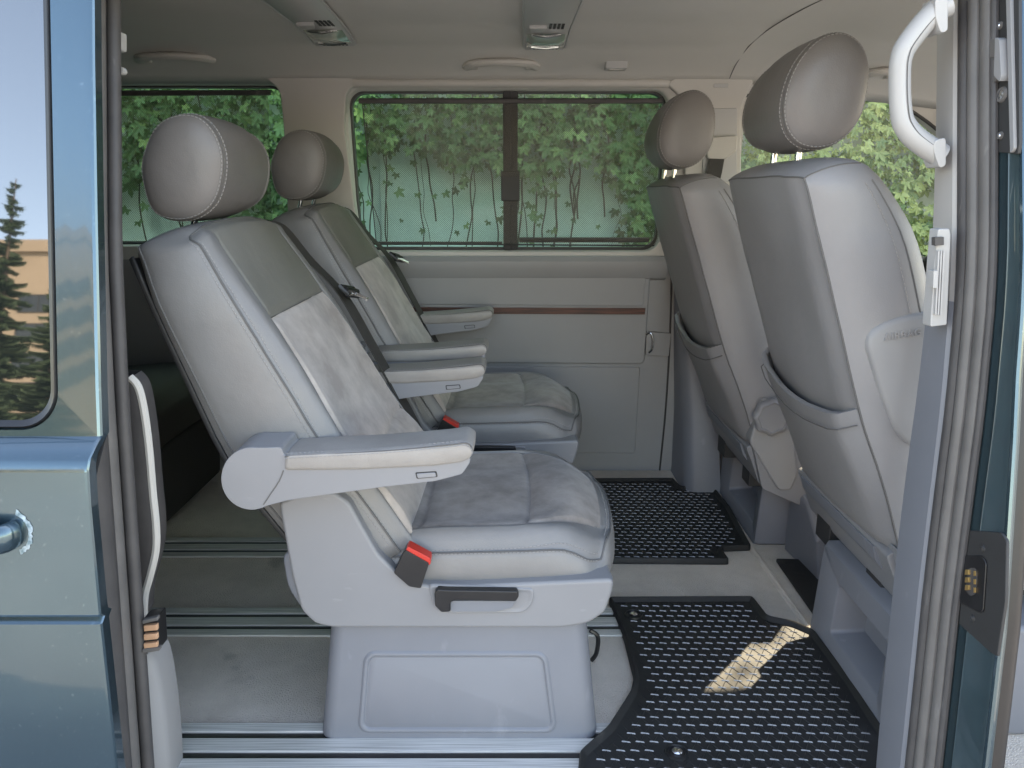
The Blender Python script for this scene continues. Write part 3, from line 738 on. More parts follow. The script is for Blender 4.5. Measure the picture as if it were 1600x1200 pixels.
def second_row_seat():
    YS, YF = 1.30, 1.79; YC = (YS+YF)/2; HW = (YF-YS)/2
    root = empty('captain_seat', (-.10, YC, 0), 'near grey leather and suede captain seat on a blue grey plinth, closest to viewer', 'seat', 'second row captain seats')
    # ---- plinth
    b0 = UZ(497, 1168).y
    a0 = U(500, 1164, 1.262); a1 = U(934, 1168, 1.262); t0 = U(514, 985, 1.29); t1 = U(918, 985, 1.29)
    y0, y1 = 1.262, 1.73
    mb = MB(); rows = []
    for q, s in ((0, 0), (.02, .0), (.97, 1), (1.0, 1.0)):
        xa, xb = lerp(a0.x, t0.x, s), lerp(a1.x, t1.x, s); ya, yb_ = lerp(y0, y0+.028, s), lerp(y1, y1-.02, s)
        rows.append([Vector((p[0], p[1], .004+.236*q)) for p in rr(xa, xb, ya, yb_, .030, 6)])
    mb.grid(rows, closed=True, caps=True)
    pl_ = mb.build('plinth', M['plastic_blue'], root, ang=60)
    def face(px, th):   # point on the sloped front face
        Y = 1.27
        for _ in range(6): p = U(px[0], px[1], Y); Y = lerp(y0, y0+.028, (p.z-.008)/.225)
        return Vector((p.x, Y-th, p.z))
    c4 = [face(p, 0) for p in ((562, 1142), (868, 1142), (852, 1020), (572, 1020))]
    def fp(u, v, th): 
        p = c4[0].lerp(c4[1], u).lerp(c4[3].lerp(c4[2], u), v); return p+Vector((0, -th, 0))
    W_, H_ = (c4[1]-c4[0]).length, (c4[3]-c4[0]).length
    def lo(ins, r, th): return [fp(x/W_, z/H_, th) for x, z in rr(ins, W_-ins, ins, H_-ins, r, 6)]
    mb = MB(); mb.grid([lo(-.006, .024, -.002), lo(-.001, .021, .0035), lo(.003, .018, .0045), lo(.006, .016, .002), lo(.008, .014, -.0008), lo(.012, .012, .001)], closed=True, caps=True)
    mb.build('inset_panel', M['plastic_blue'], pl_, ang=70)
    # wire loop beside the plinth
    mb = MB(); mb.tube(cr([U(922, 985, 1.5), U(934, 995, 1.5), U(932, 1020, 1.5), U(924, 1032, 1.5)], 5), .005, 8); mb.build('release_loop', M['black'], root)
    # ---- shell
    side = [(437, 800), (436, 786), (470, 772), (520, 768), (545, 785), (567, 825), (592, 868), (622, 896), (655, 913), (690, 917), (960, 905, .03)]
    low = [(958, 922), (946, 958), (920, 975), (880, 982), (520, 982), (492, 976), (470, 955), (455, 900)]
    def poly(px, Y): return [(lambda p: (p.x, p.z))(U(a[0], a[1], Y)) for a in px]
    pts = fillet(poly([p[:2] for p in side+low], 1.272), .012, 4)
    mb = MB(); mb.prism(pts, 1.272, 1.31); mb.build('side_shell', M['plastic'], root, bevel=.009, seg=4)
    mb = MB(); mb.prism(pts, 1.785, 1.82); mb.build('side_shell', M['plastic'], root, bevel=.009, seg=4)
    pan = fillet(poly([(460, 900), (660, 918), (958, 905), (956, 925), (944, 957), (920, 973), (880, 980), (520, 980), (492, 974), (472, 955)], 1.272), .01, 4)
    mb = MB(); mb.prism(pan, 1.29, 1.805); mb.build('seat_pan', M['plastic'], root, bevel=.006)
    # rounded skirt corner at the front
    # recliner hump behind the shell
    hump = fillet(poly([(436, 870), (445, 925), (470, 962), (500, 950), (480, 860)], 1.285), .02)
    mb = MB(); mb.prism(hump, 1.30, 1.79); mb.build('rear_cover', M['plastic_blue'], root, bevel=.006)
    # lever recess and lever
    def F(px, th=0): p = U(px[0], px[1], 1.272); return Vector((p.x, 1.272-th, p.z))
    def ring3(px, th, r, ins=0):
        P = fillet([(lambda p: (p.x, p.z))(U(a, b_, 1.272)) for a, b_ in px], r, 5)
        if ins:
            cx = sum(p[0] for p in P)/len(P); cz_ = sum(p[1] for p in P)/len(P)
            xm_ = max(abs(p[0]-cx) for p in P); zm_ = max(abs(p[1]-cz_) for p in P)
            P = [(cx+(p[0]-cx)*(1-ins/xm_), cz_+(p[1]-cz_)*(1-ins/zm_)) for p in P]
        return [Vector((p[0], 1.272-th, p[1])) for p in P]
    rc = [(668, 912), (836, 918), (834, 940), (820, 957), (700, 958), (676, 950)]
    mb = MB(); mb.grid([ring3(rc, -.002, .012), ring3(rc, .003, .012, .002), ring3(rc, .0035, .011, .005), ring3(rc, .0005, .009, .009), ring3(rc, .0005, .008, .014)], closed=True, caps=True)
    rcs = mb.build('lever_recess', M['plastic'], root, ang=70)
    lv = [(679, 925), (684, 919), (700, 920), (808, 922), (811, 930), (806, 938), (712, 936), (704, 940), (704, 954), (690, 955), (680, 945)]
    mb = MB(); P = fillet([(lambda p: (p.x, p.z))(U(a, b_, 1.26)) for a, b_ in lv], .003, 3); mb.prism(P, 1.255, 1.272); mb.build('height_lever', M['black'], root, bevel=.003)
    lv = [(704, 938), (806, 938), (800, 949), (775, 955), (704, 955)]
    mb = MB(); P = fillet([(lambda p: (p.x, p.z))(U(a, b_, 1.265)) for a, b_ in lv], .004, 3); mb.prism(P, 1.263, 1.272); mb.build('lever_grip', M['plastic_blue'], root, bevel=.002)
    # ---- cushion
    x0 = U(560, 850, YS).x; xf = U(971, 830, YS+.02).x; zs = .378; Lc = xf-x0
    ins = .66
    us = [-1, -.975, -.955, -.9, -.84, -.78, -.73, -.69, -.675, -.66, -.645, -.62, -.5, -.3, -.1, .1, .3, .5, .62, .645, .66, .675, .69, .73, .78, .84, .9, .955, .975, 1]
    sx = .66
    vs = [0, .05, .12, .2, .215, .23, .245, .3, .4, .5, .6, .635, .648, .66, .672, .685, .73, .79, .84, .88, .91, .935, .955, .975, .99, 1.0]
    def cA(v): return lerp(.86, .60, ss(.6, 1, v))
    def cush(u, v):
        a0_ = abs(u); sg_ = 1 if u >= 0 else -1; A = cA(v); a = a0_/.66*A if a0_ < .66 else A+(a0_-.66)/.34*(1-A); u = sg_*a; fx = x0+(Lc-.035*a**3)*v
        front = ss(.60, 1, v)
        y = YC + u*HW*(1-.05*front*front)*(1-.08*ss(.93, 1, v))
        h = .018*ss(1, .86, a)
        h += .020*ss(1, .93, a)*ss(.60, .90, a)*(1-.65*ss(.7, .95, v))
        h += .010*(1-(a0_/.66)**2) if a0_ < .66 else 0
        g_ = min(abs(a0_-ins)/.02, 1); 
        if v > .02 and v < .90: h -= .007*(1-g_)**1
        for vv in (.23, .66):
            if a0_ < ins: h -= .006*max(0, 1-abs(v-vv)/.018)
        if v > .66 and a0_ < ins: h += .010*math.sin(math.pi*min(1, (v-.66)/.34))
        h -= .012*ss(.3, 0, v)
        z = zs + h + .012*v - .036*ss(.78, 1.0, v)**1.5 - .008*a*a
        # little creases
        z += .0016*noise.noise(Vector((u*9, v*14, 1.3)))*ss(1, .9, a)
        return Vector((fx, y, z))
    def cbk(u, v):
        p = cush(u, v); return Vector((p.x-.004*(v > .5), YC+u*HW*.985, .292))
    def cm(u, v): return 1 if abs(u) < ins and v < .955 else 0
    mb, g_, rows, loop = pad(us, vs, cush, cbk, bul=.010, matfn=cm, rear_r=.006, vdir=(1, 0, 0))
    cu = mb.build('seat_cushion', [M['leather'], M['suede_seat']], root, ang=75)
    seam = [g_[i][0] for i in range(len(vs))] + [g_[-1][j] for j in range(1, len(us))] + [g_[i][-1] for i in range(len(vs)-2, -1, -1)]
    pp = MB(); pp.tube(seam, .0022, 6)
    pp.tube([cush(-ins, v)+Vector((0, 0, .001)) for v in [.04+q*.045 for q in range(21)]], .0011, 5)
    pp.tube([cush(ins, v)+Vector((0, 0, .001)) for v in [.04+q*.045 for q in range(21)]], .0011, 5)
    pp.build('seam_piping', M['piping'], cu)
    st = MB(); st.stitches(cr([cush(-.962, .03+.95*q/30) for q in range(31)] + [cush(-.962+q*.16, .982) for q in range(1, 13)], 2), Vector((0, 0, .0006)))
    lowl = [rows[1][k] for k in range(len(rows[1]))]
    nu = len(us); nv = len(vs)
    st.stitches([rows[1][k] for k in range(0, 1)] + [Vector((p.x, p.y-.0005, p.z+.003)) for p in (rows[1][k] for k in range(len(loop)-1, nu+nv+nu-3, -1))], Vector((0, 0, 0)))
    st.build('stitching', M['thread'], cu)
    # ---- backrest
    Fp = [(625, 862), (562, 775), (500, 690), (430, 577), (352, 452), (287, 353)]
    Rp = [(500, 905), (428, 826), (352, 725), (291, 602), (238, 490), (194, 388)]
    Fs = [U(a, b_, YS) for a, b_ in Fp]; Rs = [U(a, b_, YS) for a, b_ in Rp]
    Fs = [Vector((p.x, 0, p.z)) for p in Fs]; Rs = [Vector((p.x, 0, p.z)) for p in Rs]
    def ai(t): return lerp(.92, .78, ss(.1, .9, t))
    def nrm(t): d = (at(Fs, min(1, t+.02))-at(Fs, max(0, t-.02))).normalized(); return Vector((d.z, 0, -d.x))
    ub = us
    vb = [0, .05, .1, .16, .2, .225, .235, .245, .255, .28, .34, .4, .46, .52, .58, .64, .675, .69, .70, .71, .725, .76, .82, .88, .92, .95, .97, .985, 1]
    def bk(u, t):
        a = abs(u); A = ai(t); s = 1 if u >= 0 else -1
        ac = a/.66*A if a < .66 else A+(a-.66)/.34*(1-A)
        fade = 1-ss(.55, .95, t)
        h = .010*ss(1, .9, ac)
        h += .022*ss(1, .94, ac)*ss(A-.28, A+.05, ac)*(.2+.8*fade)
        h += .018*(1-(a/.66)**2) if a < .66 else 0
        if t < .93: h -= .004*max(0, 1-abs(a-.66)/.018)
        if a < .66:
            for vv in (.24, .70): h -= .006*max(0, 1-abs(t-vv)/.013)
            if t < .24: h += .012*math.sin(math.pi*min(1, t/.24))
            if .24 < t < .7: h += .006*math.sin(math.pi*(t-.24)/.46)
        h -= .016*ss(.95, 1, t)
        wd = HW*(1-.06*ss(.75, 1, t)-.10*max(0, (t-.955)/.045)**2)
        tt = t-.035*ac**5*ss(.8, 1, t)
        p = at(Fs, tt)+nrm(tt)*h
        p = p + nrm(tt)*.0018*noise.noise(Vector((u*7, t*16, 4.1)))
        return Vector((p.x, YC+s*ac*wd, p.z))
    def bb(u, t):
        p = at(Rs, t-.02*abs(u)**5*ss(.8, 1, t)); return Vector((p.x, YC+u*HW*.965*(1-.08*ss(.8, 1, t)), p.z))
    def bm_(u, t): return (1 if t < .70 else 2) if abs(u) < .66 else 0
    mb, g_, rows, loop = pad(ub, vb, bk, bb, bul=.012, matfn=bm_, rear_r=.012, vdir=(-.35, 0, .9), K=9)
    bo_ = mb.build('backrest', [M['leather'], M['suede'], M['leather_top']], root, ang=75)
    pp = MB()
    seam = [g_[i][0] for i in range(len(vb))] + [g_[-1][j] for j in range(1, len(ub))] + [g_[i][-1] for i in range(len(vb)-2, -1, -1)]
    pp.tube(seam, .0022, 6)
    for s in (-1, 1): pp.tube([bk(s*.66, .02+.9*q/30)+nrm(.5)*.0006 for q in range(31)], .0008, 5)
    for tt in (.24, .70): pp.tube([bk(-.66+1.32*q/20, tt)+nrm(.5)*.001 for q in range(21)], .0011, 5)
    pp.tube([rows[8][k] for k in range(len(loop))], .0022, 5, closed=True)
    pp.build('seam_piping', M['piping'], bo_)
    st = MB()
    for s in (-1, 1): st.stitches([bk(s*.962, .02+.95*q/40)+nrm(.5)*.0007 for q in range(41)])
    st.stitches([rows[1][k]+Vector((0, -.0004, 0)) for k in range(len(loop)-1, nu+len(vb)+nu-3, -1)])
    st.build('stitching', M['thread'], bo_)
    mb = MB(); rows_ = []
    for q in range(14):
        t = .04+.92*q/13; p = at(Rs, t); r_n = Vector((-nrm(t).x, 0, -nrm(t).z))
        rows_.append([Vector((p.x, YC+u*HW*.93, p.z))+r_n*(.010 if abs(u) < 1 else .0) for u in (-1, -.97, -.6, 0, .6, .97, 1)])
    mb.grid(rows_); mb.build('back_shell', M['dark'], root, solid=.004)
    # ---- headrest
    hp = [(221, 270), (227, 232), (245, 196), (275, 179), (308, 180), (334, 202), (349, 240), (347, 285), (333, 320), (304, 341), (266, 344), (236, 326)]
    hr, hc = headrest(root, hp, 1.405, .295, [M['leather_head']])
    mb = MB()
    for s in (-1, 1):
        y = YC+s*.075; top_ = at(Fs, 1)*.45+at(Rs, 1)*.55
        mb2 = MB(); mb2.tube([Vector((top_.x-.004, y, top_.z-.02)), Vector((hc.x+.0, y, hc.z-.03))], .006, 10); mb2.build('headrest_post', M['chrome'], root)
    # ---- armrests
    def arm(dy, name_z=0):
        YA = 1.205
        bd = [(443, 712), (440, 699)]+[(393+48*math.cos(R(a)), 748-49*math.sin(R(a))) for a in range(80, 301, 11)]+[(450, 782), (520, 772), (600, 761), (680, 752), (722, 741), (735, 722), (734, 706), (600, 720)]
        P = [(lambda p: (p.x, p.z))(U(a, b_, YA)) for a, b_ in bd]; P = fillet(P, .006, 3)
        m1 = MB(); m1.prism(P, YA+dy, YA+dy+.085); ab = m1.build('armrest', M['plastic'], root, bevel=.007, seg=4)
        # pivot disc line
        pt = [(443, 712), (600, 703), (700, 694), (728, 690), (741, 699), (738, 714), (722, 723), (680, 729), (560, 736), (443, 737)]
        P = [(lambda p: (p.x, p.z))(U(a, b_, YA-.004)) for a, b_ in pt]; P = fillet(P, .006, 4)
        m2 = MB()
        cx = sum(p[0] for p in P)/len(P); cz_ = sum(p[1] for p in P)/len(P)
        def pr(s, y): 
            hx = max(abs(p[0]-cx) for p in P); hz = max(abs(p[1]-cz_) for p in P)
            return [Vector((cx+(p[0]-cx)*(1-s/hx), y, cz_+(p[1]-cz_)*(1-s/hz))) for p in P]
        ya, yb2 = YA-.004+dy, YA+dy+.089
        m2.grid([pr(.008, ya-.001), pr(.003, ya+.001), pr(.0005, ya+.006), pr(0, ya+.012), pr(-.0018, (ya+yb2)/2), pr(0, yb2-.012), pr(.0005, yb2-.006), pr(.003, yb2-.001), pr(.008, yb2+.001)], closed=True, caps=True)
        pd_ = m2.build('armrest_pad', M['leather_warm'], ab, ang=60)
        m3 = MB(); tl = [U(a, b_, YA-.004)+Vector((0, dy, 0)) for a, b_ in ((445, 716), (600, 707.5), (700, 698), (728, 695), (737, 702), (736, 712))]
        m3.stitches(cr(tl, 5), Vector((0, -.0008, 0))); m3.stitches([p+Vector((0, .0795, .0022)) for p in cr(tl[:3], 5)]); m3.stitches([p+Vector((0, .010, .0045)) for p in cr(tl[:4], 5)])
        m3.build('stitching', M['thread'], pd_)
        m5 = MB(); m5.tube(cr([p+Vector((0, .0006, .003)) for p in tl], 5), .0012, 5); m5.build('pad_seam', M['piping'], pd_)
        m4 = MB(); q = [(649, 738), (682, 736), (684, 745), (651, 748)]; P2 = [(lambda p: (p.x, p.z))(U(a, b_, YA)) for a, b_ in q]
        m4.prism(fillet(P2, .002, 2), YA+dy-.0006, YA+dy+.01); bt = m4.build('armrest_button', M['dark'], ab)
        m4 = MB(); q = [(651, 739.5), (680, 737.5), (682, 744), (653, 746.5)]; P2 = [(lambda p: (p.x, p.z))(U(a, b_, YA)) for a, b_ in q]
        m4.prism(fillet(P2, .002, 2), YA+dy-.003, YA+dy+.008); m4.build('button_face', M['plastic'], ab, bevel=.001)
        m4 = MB(); P3 = [U(a, b_, YA)+Vector((0, dy-.0004, 0)) for a, b_ in ((443, 735), (436, 752), (424, 770), (412, 788))]; m4.tube(cr(P3, 4), .0011, 5); m4.build('cover_joint', M['piping'], ab)
        return ab
    arm(0); arm(.595)
    # ---- buckle
    def bkpt(px, py, Y): return U(px, py, Y)
    mb = MB(); q = [(616, 893), (634, 857), (671, 878), (658, 917), (640, 914)]
    P = fillet([(lambda p: (p.x, p.z))(U(a, b_, 1.268)) for a, b_ in q], .003, 3); mb.prism(P, 1.262, 1.292)
    bu = mb.build('belt_buckle', M['black'], root, bevel=.003)
    mb = MB(); q = [(634, 859), (638, 852), (673, 871), (673, 881), (668, 882), (664, 875), (640, 863)]
    P = fillet([(lambda p: (p.x, p.z))(U(a, b_, 1.268)) for a, b_ in q], .002, 2); mb.prism(P, 1.264, 1.290); mb.build('release_button', M['red'], bu, bevel=.002)
    # ---- belt over the far shoulder
    yb_ = YF+.012
    P = [U(418, 348, yb_-.03), U(440, 360, yb_-.015), U(478, 405, yb_+.0), U(532, 462, yb_+.008), U(578, 540, yb_+.01), U(622, 620, yb_+.012), U(662, 695, yb_+.02)]
    C_ = cr(P, 6); mb = MB(); mb.ribbon([p+Vector((.004, 0, .004)) for p in C_], .048, lambda t: Vector((.35, 1, -.3)), .0022); be = mb.build('seat_belt', M['belt'], root)
    c = U(536, 460, yb_-.0)+Vector((.016, 0, .008)); mb = MB(); d = (C_[20]-C_[14]).normalized(); sd_ = Vector((0.25, 1, -.2)).normalized(); nn = d.cross(sd_).normalized()
    def L(a, b_, n_=0): return c+sd_*a+d*b_+nn*n_
    mb.tube([L(-.032, -.010), L(.032, -.010), L(.034, .012), L(-.034, .014)], .006, 8, closed=True)
    mb.tube([L(-.03, .002, .004), L(.03, .002, .004)], .007, 8)
    tg = mb.build('buckle_tongue', M['black'], be)
    e = Vector((.9, -.05, -.42)).normalized()
    mb = MB()
    for s in (-1, 1): mb.tube([c+Vector((0, .010*s, 0)), c+e*.045+Vector((0, .010*s, 0))], .0022, 6)
    mb.tube([c+e*.045+Vector((0, -.011, 0)), c+e*.045+Vector((0, .011, 0))], .003, 6); mb.build('metal_tongue', M['chrome'], be)
    return root

def copy_tree(o, parent=None, skip=()):
    c_ = o.copy(); COL.objects.link(c_)
    if parent: c_.parent = parent
    WL[c_.name] = Vector(o.location)
    for ch in list(o.children): copy_tree(ch, c_)
    return c_
seat = second_row_seat()
seat2 = copy_tree(seat); seat2.location = Vector(seat.location)+Vector((.0, .755, .018)); WL[seat2.name] = Vector(seat2.location)
seat2['label'] = 'far grey captain seat beside the side wall, behind the near seat and its belt'
for c_ in seat2.children:
    if c_.name.startswith('headrest'): c_.location.z += .012

# ------------------------------------------------------------------ front seats, seen from behind
def front_seat(extras):
    YS, YF = 1.335, 1.815; YC = (YS+YF)/2; HW = (YF-YS)/2
    lab = 'near front seat back with airbag side panel and seat pocket, beside the door pillar'
    root = empty('front_seat', (.95, YC, 0), lab, 'seat', 'front seats seen from behind')
    Rp = [(1408, 868), (1382, 765), (1345, 650), (1310, 500), (1281, 378), (1255, 268)]
    Fp = [(1545, 880), (1522, 760), (1500, 640), (1472, 500), (1438, 362), (1366, 248)]
    Rs = [U(a, b_, YS) for a, b_ in Rp]; Fs = [U(a, b_, YS) for a, b_ in Fp]
    Rs = [Vector((p.x, 0, p.z)) for p in Rs]; Fs = [Vector((p.x, 0, p.z)) for p in Fs]
    us = [-1, -.985, -.95, -.9, -.82, -.7, -.5, -.25, 0, .25, .5, .7, .82, .9, .95, .985, 1]
    vs = [q/26 for q in range(27)]
    def nr(t): d = (at(Rs, min(1, t+.02))-at(Rs, max(0, t-.02))).normalized(); return Vector((-d.z, 0, d.x))
    def wdt(t): return HW*(1-.05*ss(.72, 1, t)-.05*max(0, (t-.94)/.06)**2)*(1-.0*(1-t))
    def yo(u, t): return YC+u*wdt(t)+.012*ss(.7, 1, t)*(-1)
    def top(u, t):
        a = abs(u); h = .014*ss(1, .80, a) + .006*ss(.8, 0, a)
        if t > .42: h -= .012*ss(.42, .60, t)*ss(.85, .2, a)*(1-ss(.62, .9, t))
        tt = t-.03*a**5*ss(.8, 1, t)
        p = at(Rs, tt)+nr(tt)*h; p = p+nr(tt)*.0012*noise.noise(Vector((u*5, t*9, 8)))
        return Vector((p.x, yo(u, tt), p.z))
    def bck(u, t):
        p = at(Fs, t-.03*abs(u)**5*ss(.8, 1, t)); return Vector((p.x, yo(u*.98, t), p.z))
    mb, g_, rows, loop = pad(us, vs, top, bck, bul=.018, vdir=(-.3, 0, .95), K=10, rear_r=.02)
    bo_ = mb.build('backrest', [M['leather_back']], root, ang=75)
    pp = MB(); seam = [g_[i][0] for i in range(len(vs))] + [g_[-1][j] for j in range(1, len(us))] + [g_[i][-1] for i in range(len(vs)-2, -1, -1)]
    pp.tube(seam, .0017, 6); nl = len(loop)
    nu, nv = len(us), len(vs)
    sidel = [k for k in range(nl-1, nu+nv+nu-3, -1)]
    pp.tube([rows[8][k] for k in sidel], .0015, 5)
    # seam across the top
    pp.tube([rows[k][nu+nv-2+nu-1] for k in range(0, 9)], .0013, 5)
    pp.build('seam_piping', M['piping'], bo_)
    st = MB(); st.stitches([rows[7][k]+Vector((0, -.001, 0)) for k in sidel]); st.build('stitching', M['thread'], bo_)
    # far side light bolster edge is the sun-lit front; seat pocket
    def pk(u, t, h): 
        p = top(u, t)+nr(t)*h; return p
    mb = MB(); rws = []
    for q in range(16):
        f = q/15; r = []
        for u in [-.985, -.97, -.9, -.75, -.5, -.25, 0, .25, .5, .75, .9, .97, .985]:
            te = .405-.035*(1-u*u)+.03*ss(.5, 1, u); t = lerp(.015, te, f); a = abs(u)
            r.append(pk(u, t, .001+(.012+.010*ss(0, 1, f))*ss(.985, .90, a)*ss(0, .1, f)))
        rws.append(r)
    # rim
    top_r = rws[-1]
    rws.append([p+nr(.4)*.004+Vector((0, 0, .010)) for p in top_r]); rws.append([p+nr(.4)*(-.004)+Vector((0, 0, .012)) for p in top_r]); rws.append([p+nr(.4)*(-.012)+Vector((0, 0, .002)) for p in top_r]); 
    mb.grid(rws); pk_ = mb.build('seat_pocket', M['leather_back'], root, ang=75)
    mb = MB(); mb.tube([p+nr(.4)*.0005+Vector((0, 0, -.022)) for p in top_r], .0013, 5); mb.tube(rws[0], .002, 5); mb.build('pocket_seam', M['piping'], pk_)
    # plastic lower cover
    sh = [(1385, 868), (1405, 862), (1440, 850), (1540, 880), (1530, 1010), (1412, 952), (1398, 905)]
    P = [(lambda p: (p.x, p.z))(U(a, b_, YS)) for a, b_ in sh]
    mb = MB(); mb.prism(fillet(P, .012, 3), YS+.002, YF-.005); mb.build('lower_trim', M['plastic'], root, bevel=.005)
    P = [(lambda p: (p.x, p.z))(U(a, b_, YS)) for a, b_ in [(1384, 874), (1402, 872), (1404, 905), (1400, 912), (1390, 900)]]
    mb = MB(); mb.prism(fillet(P, .003, 3), YS+.055, YF-.03); mb.build('trim_strip', M['plastic_blue'], root, bevel=.003)
    # side shell of the backrest towards the door
    sp = [(1395, 850), (1408, 868), (1418, 850), (1455, 800), (1540, 800), (1545, 1010), (1412, 952)]
    P = [(lambda p: (p.x, p.z))(U(a, b_, YS)) for a, b_ in sp]
    mb = MB(); mb.prism(fillet(P, .01, 3), YS-.02, YS+.02); mb.build('side_shell', M['plastic'], root, bevel=.006)
    # headrest
    hp = [(1262, 75), (1288, 55), (1318, 50), (1344, 66), (1357, 98), (1356, 138), (1345, 182), (1322, 214), (1290, 231), (1256, 230), (1233, 212), (1223, 180), (1227, 142), (1241, 105)]
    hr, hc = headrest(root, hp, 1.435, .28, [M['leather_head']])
    for s in (-1, 1):
        y = YC+s*.07; m_ = MB(); tp = at(Rs, 1)*.62+at(Fs, 1)*.38
        m_.tube([Vector((tp.x+.004, y, tp.z-.02)), Vector((hc.x-.01, y, hc.z-.04))], .0065, 10); m_.build('headrest_post', M['chrome'], root)
        m_ = MB(); m_.cyl((tp.x+.004, y, tp.z-.004), (0, 0, 1), .011, .009); m_.build('post_guide', M['plastic'], root)
    # cushion, hidden mostly
    mb = MB(); q = fillet([(.74, .26), (1.30, .28), (1.33, .38), (1.25, .43), (.95, .40), (.80, .42)], .03)
    mb.prism(q, YS+.01, YF-.01); mb.build('seat_cushion', M['leather'], root, bevel=.02)
    # frame under the backrest
    mb = MB(); mb.box(.80, 1.2, YS+.06, YF-.05, .20, .30); mb.box(.755, .80, YS+.09, YS+.16, .20, .27); mb.box(.75, .80, YF-.14, YF-.06, .20, .27); mb.tube([(.775, YS+.1, .235), (.775, YF-.08, .235)], .01); mb.build('seat_frame', M['dark'], root, bevel=.003)
    return root, Rs, Fs, YS
fs, fR, fF, fY = front_seat(True)
fs2 = copy_tree(fs); fs2.location = Vector(fs.location)+Vector((-.066, .675, -.012)); WL[fs2.name] = Vector(fs2.location)
for c_ in fs2.children:
    if c_.name.startswith(('headrest', 'post_guide')): c_.location.x -= .028
fs2['label'] = 'far front seat back with round recline knob, behind the larger near headrest'
# airbag panel on the near one
def Sd(px, py, th=0): p = U(px, py, fY-.016); return Vector((p.x, fY-.016-th, p.z))
ap = [(1352, 540), (1357, 518), (1380, 502), (1420, 490), (1470, 488), (1492, 505), (1500, 600), (1498, 690), (1470, 702), (1425, 702), (1400, 680), (1376, 620)]
P0 = fillet([(lambda p: (p.x, p.z))(Sd(a, b_)) for a, b_ in ap], .02, 5)
cx = sum(p[0] for p in P0)/len(P0); cz0 = sum(p[1] for p in P0)/len(P0)
def apr(s, th): return [Vector((cx+(p[0]-cx)*s, fY-.008-th, cz0+(p[1]-cz0)*s)) for p in P0]
mb = MB(); mb.grid([apr(1.03, -.006), apr(1.005, .001), apr(.985, .008), apr(.955, .0125), apr(.90, .0145), apr(.6, .0155)], closed=True, caps=True)
ap_ = mb.build('airbag_cover', M['plastic_wall'], fs, ang=75)
tc_ = bpy.data.curves.new('lettering', 'FONT'); tc_.body = 'AIRBAG'; tc_.size = .017; tc_.extrude = .0012; tc_.space_character = 1.12; tc_.bevel_depth = .0003
to = bpy.data.objects.new('lettering_tmp', tc_); COL.objects.link(to)
bpy.context.view_layer.update()
me = bpy.data.meshes.new_from_object(to.evaluated_get(bpy.context.evaluated_depsgraph_get()))
COL.objects.unlink(to); bpy.data.objects.remove(to)
p = Sd(1378, 531, .0078); me.transform(Matrix.Translation(p) @ Matrix.Rotation(R(9), 4, 'Y').inverted() @ Matrix.Rotation(R(90), 4, 'X'))
link('raised_lettering', me, M['plastic_wall'], ap_, smooth=False)
# recline knob on the far one
kc = U(1205, 650, fY+.675-.03); kn = MB(); rows = []
for y, s in ((.0, 1.0), (-.014, 1.0), (-.020, .93), (-.022, .8), (-.018, .74), (-.018, .1)):
    rows.append([Vector((kc.x+math.cos(a)*r_, kc.y+y, kc.z+math.sin(a)*r_)) for a, r_ in [(q*2*math.pi/64, s*(.050+.0026*math.cos(8*q*2*math.pi/64))) for q in range(64)]])
kn.grid(rows, closed=True, caps=True); kn.build('recline_knob', M['plastic'], fs2, ang=50)
mb = MB(); q = [(1170, 690), (1190, 620), (1235, 640), (1245, 740), (1235, 765), (1215, 765)]
P = [(lambda p: (p.x, p.z))(U(a, b_, fY+.675-.02)) for a, b_ in q]; mb.prism(fillet(P, .012), fY+.675-.028, fY+.675+.02); mb.build('recliner_cover', M['plastic_wall'], fs2, bevel=.006)
# seat boxes
def seat_box(Y0, Y1, X, z0, z1, label, rx):
    t = empty('seat_box', (X+.2, (Y0+Y1)/2, 0), label, 'seat box', 'plastic boxes under the front seats')
    def Pt(y, z, d=0): return Vector((X+d+.015*z/.24, y, z))
    O = rr(Y0, Y1, .0, z1, .012, 6); ya, yb2 = Y0+.045, Y0+(Y1-Y0)*.72
    I = rr(ya, yb2, .055, z1*.74, .010, 6)
    I1 = rr(ya+.012, yb2-.004, .062, z1*.72, .008, 6)
    mb = MB(); mb.grid([[Pt(a, b_, .35) for a, b_ in O], [Pt(a, b_, .010) for a, b_ in O], [Pt(a, b_, .0) for a, b_ in rr(Y0+.008, Y1-.008, .0, z1-.008, .012, 6)],
                        [Pt(a, b_) for a, b_ in rr(ya-.004, yb2+.004, .051, z1*.74+.004, .012, 6)], [Pt(a, b_, .004) for a, b_ in I], [Pt(a, b_, .075) for a, b_ in I1]], closed=True, caps=True)
    mb.build('box_shell', M['plastic_blue'], t, ang=45)
    return t
seat_box(1.275, 1.655, .715, 0, .235, 'near blue grey seat box under the airbag seat, with a recess', 0)
seat_box(2.10, 2.53, .722, 0, .235, 'far blue grey seat box under the seat with the knob, beside the rubber mat', 0)
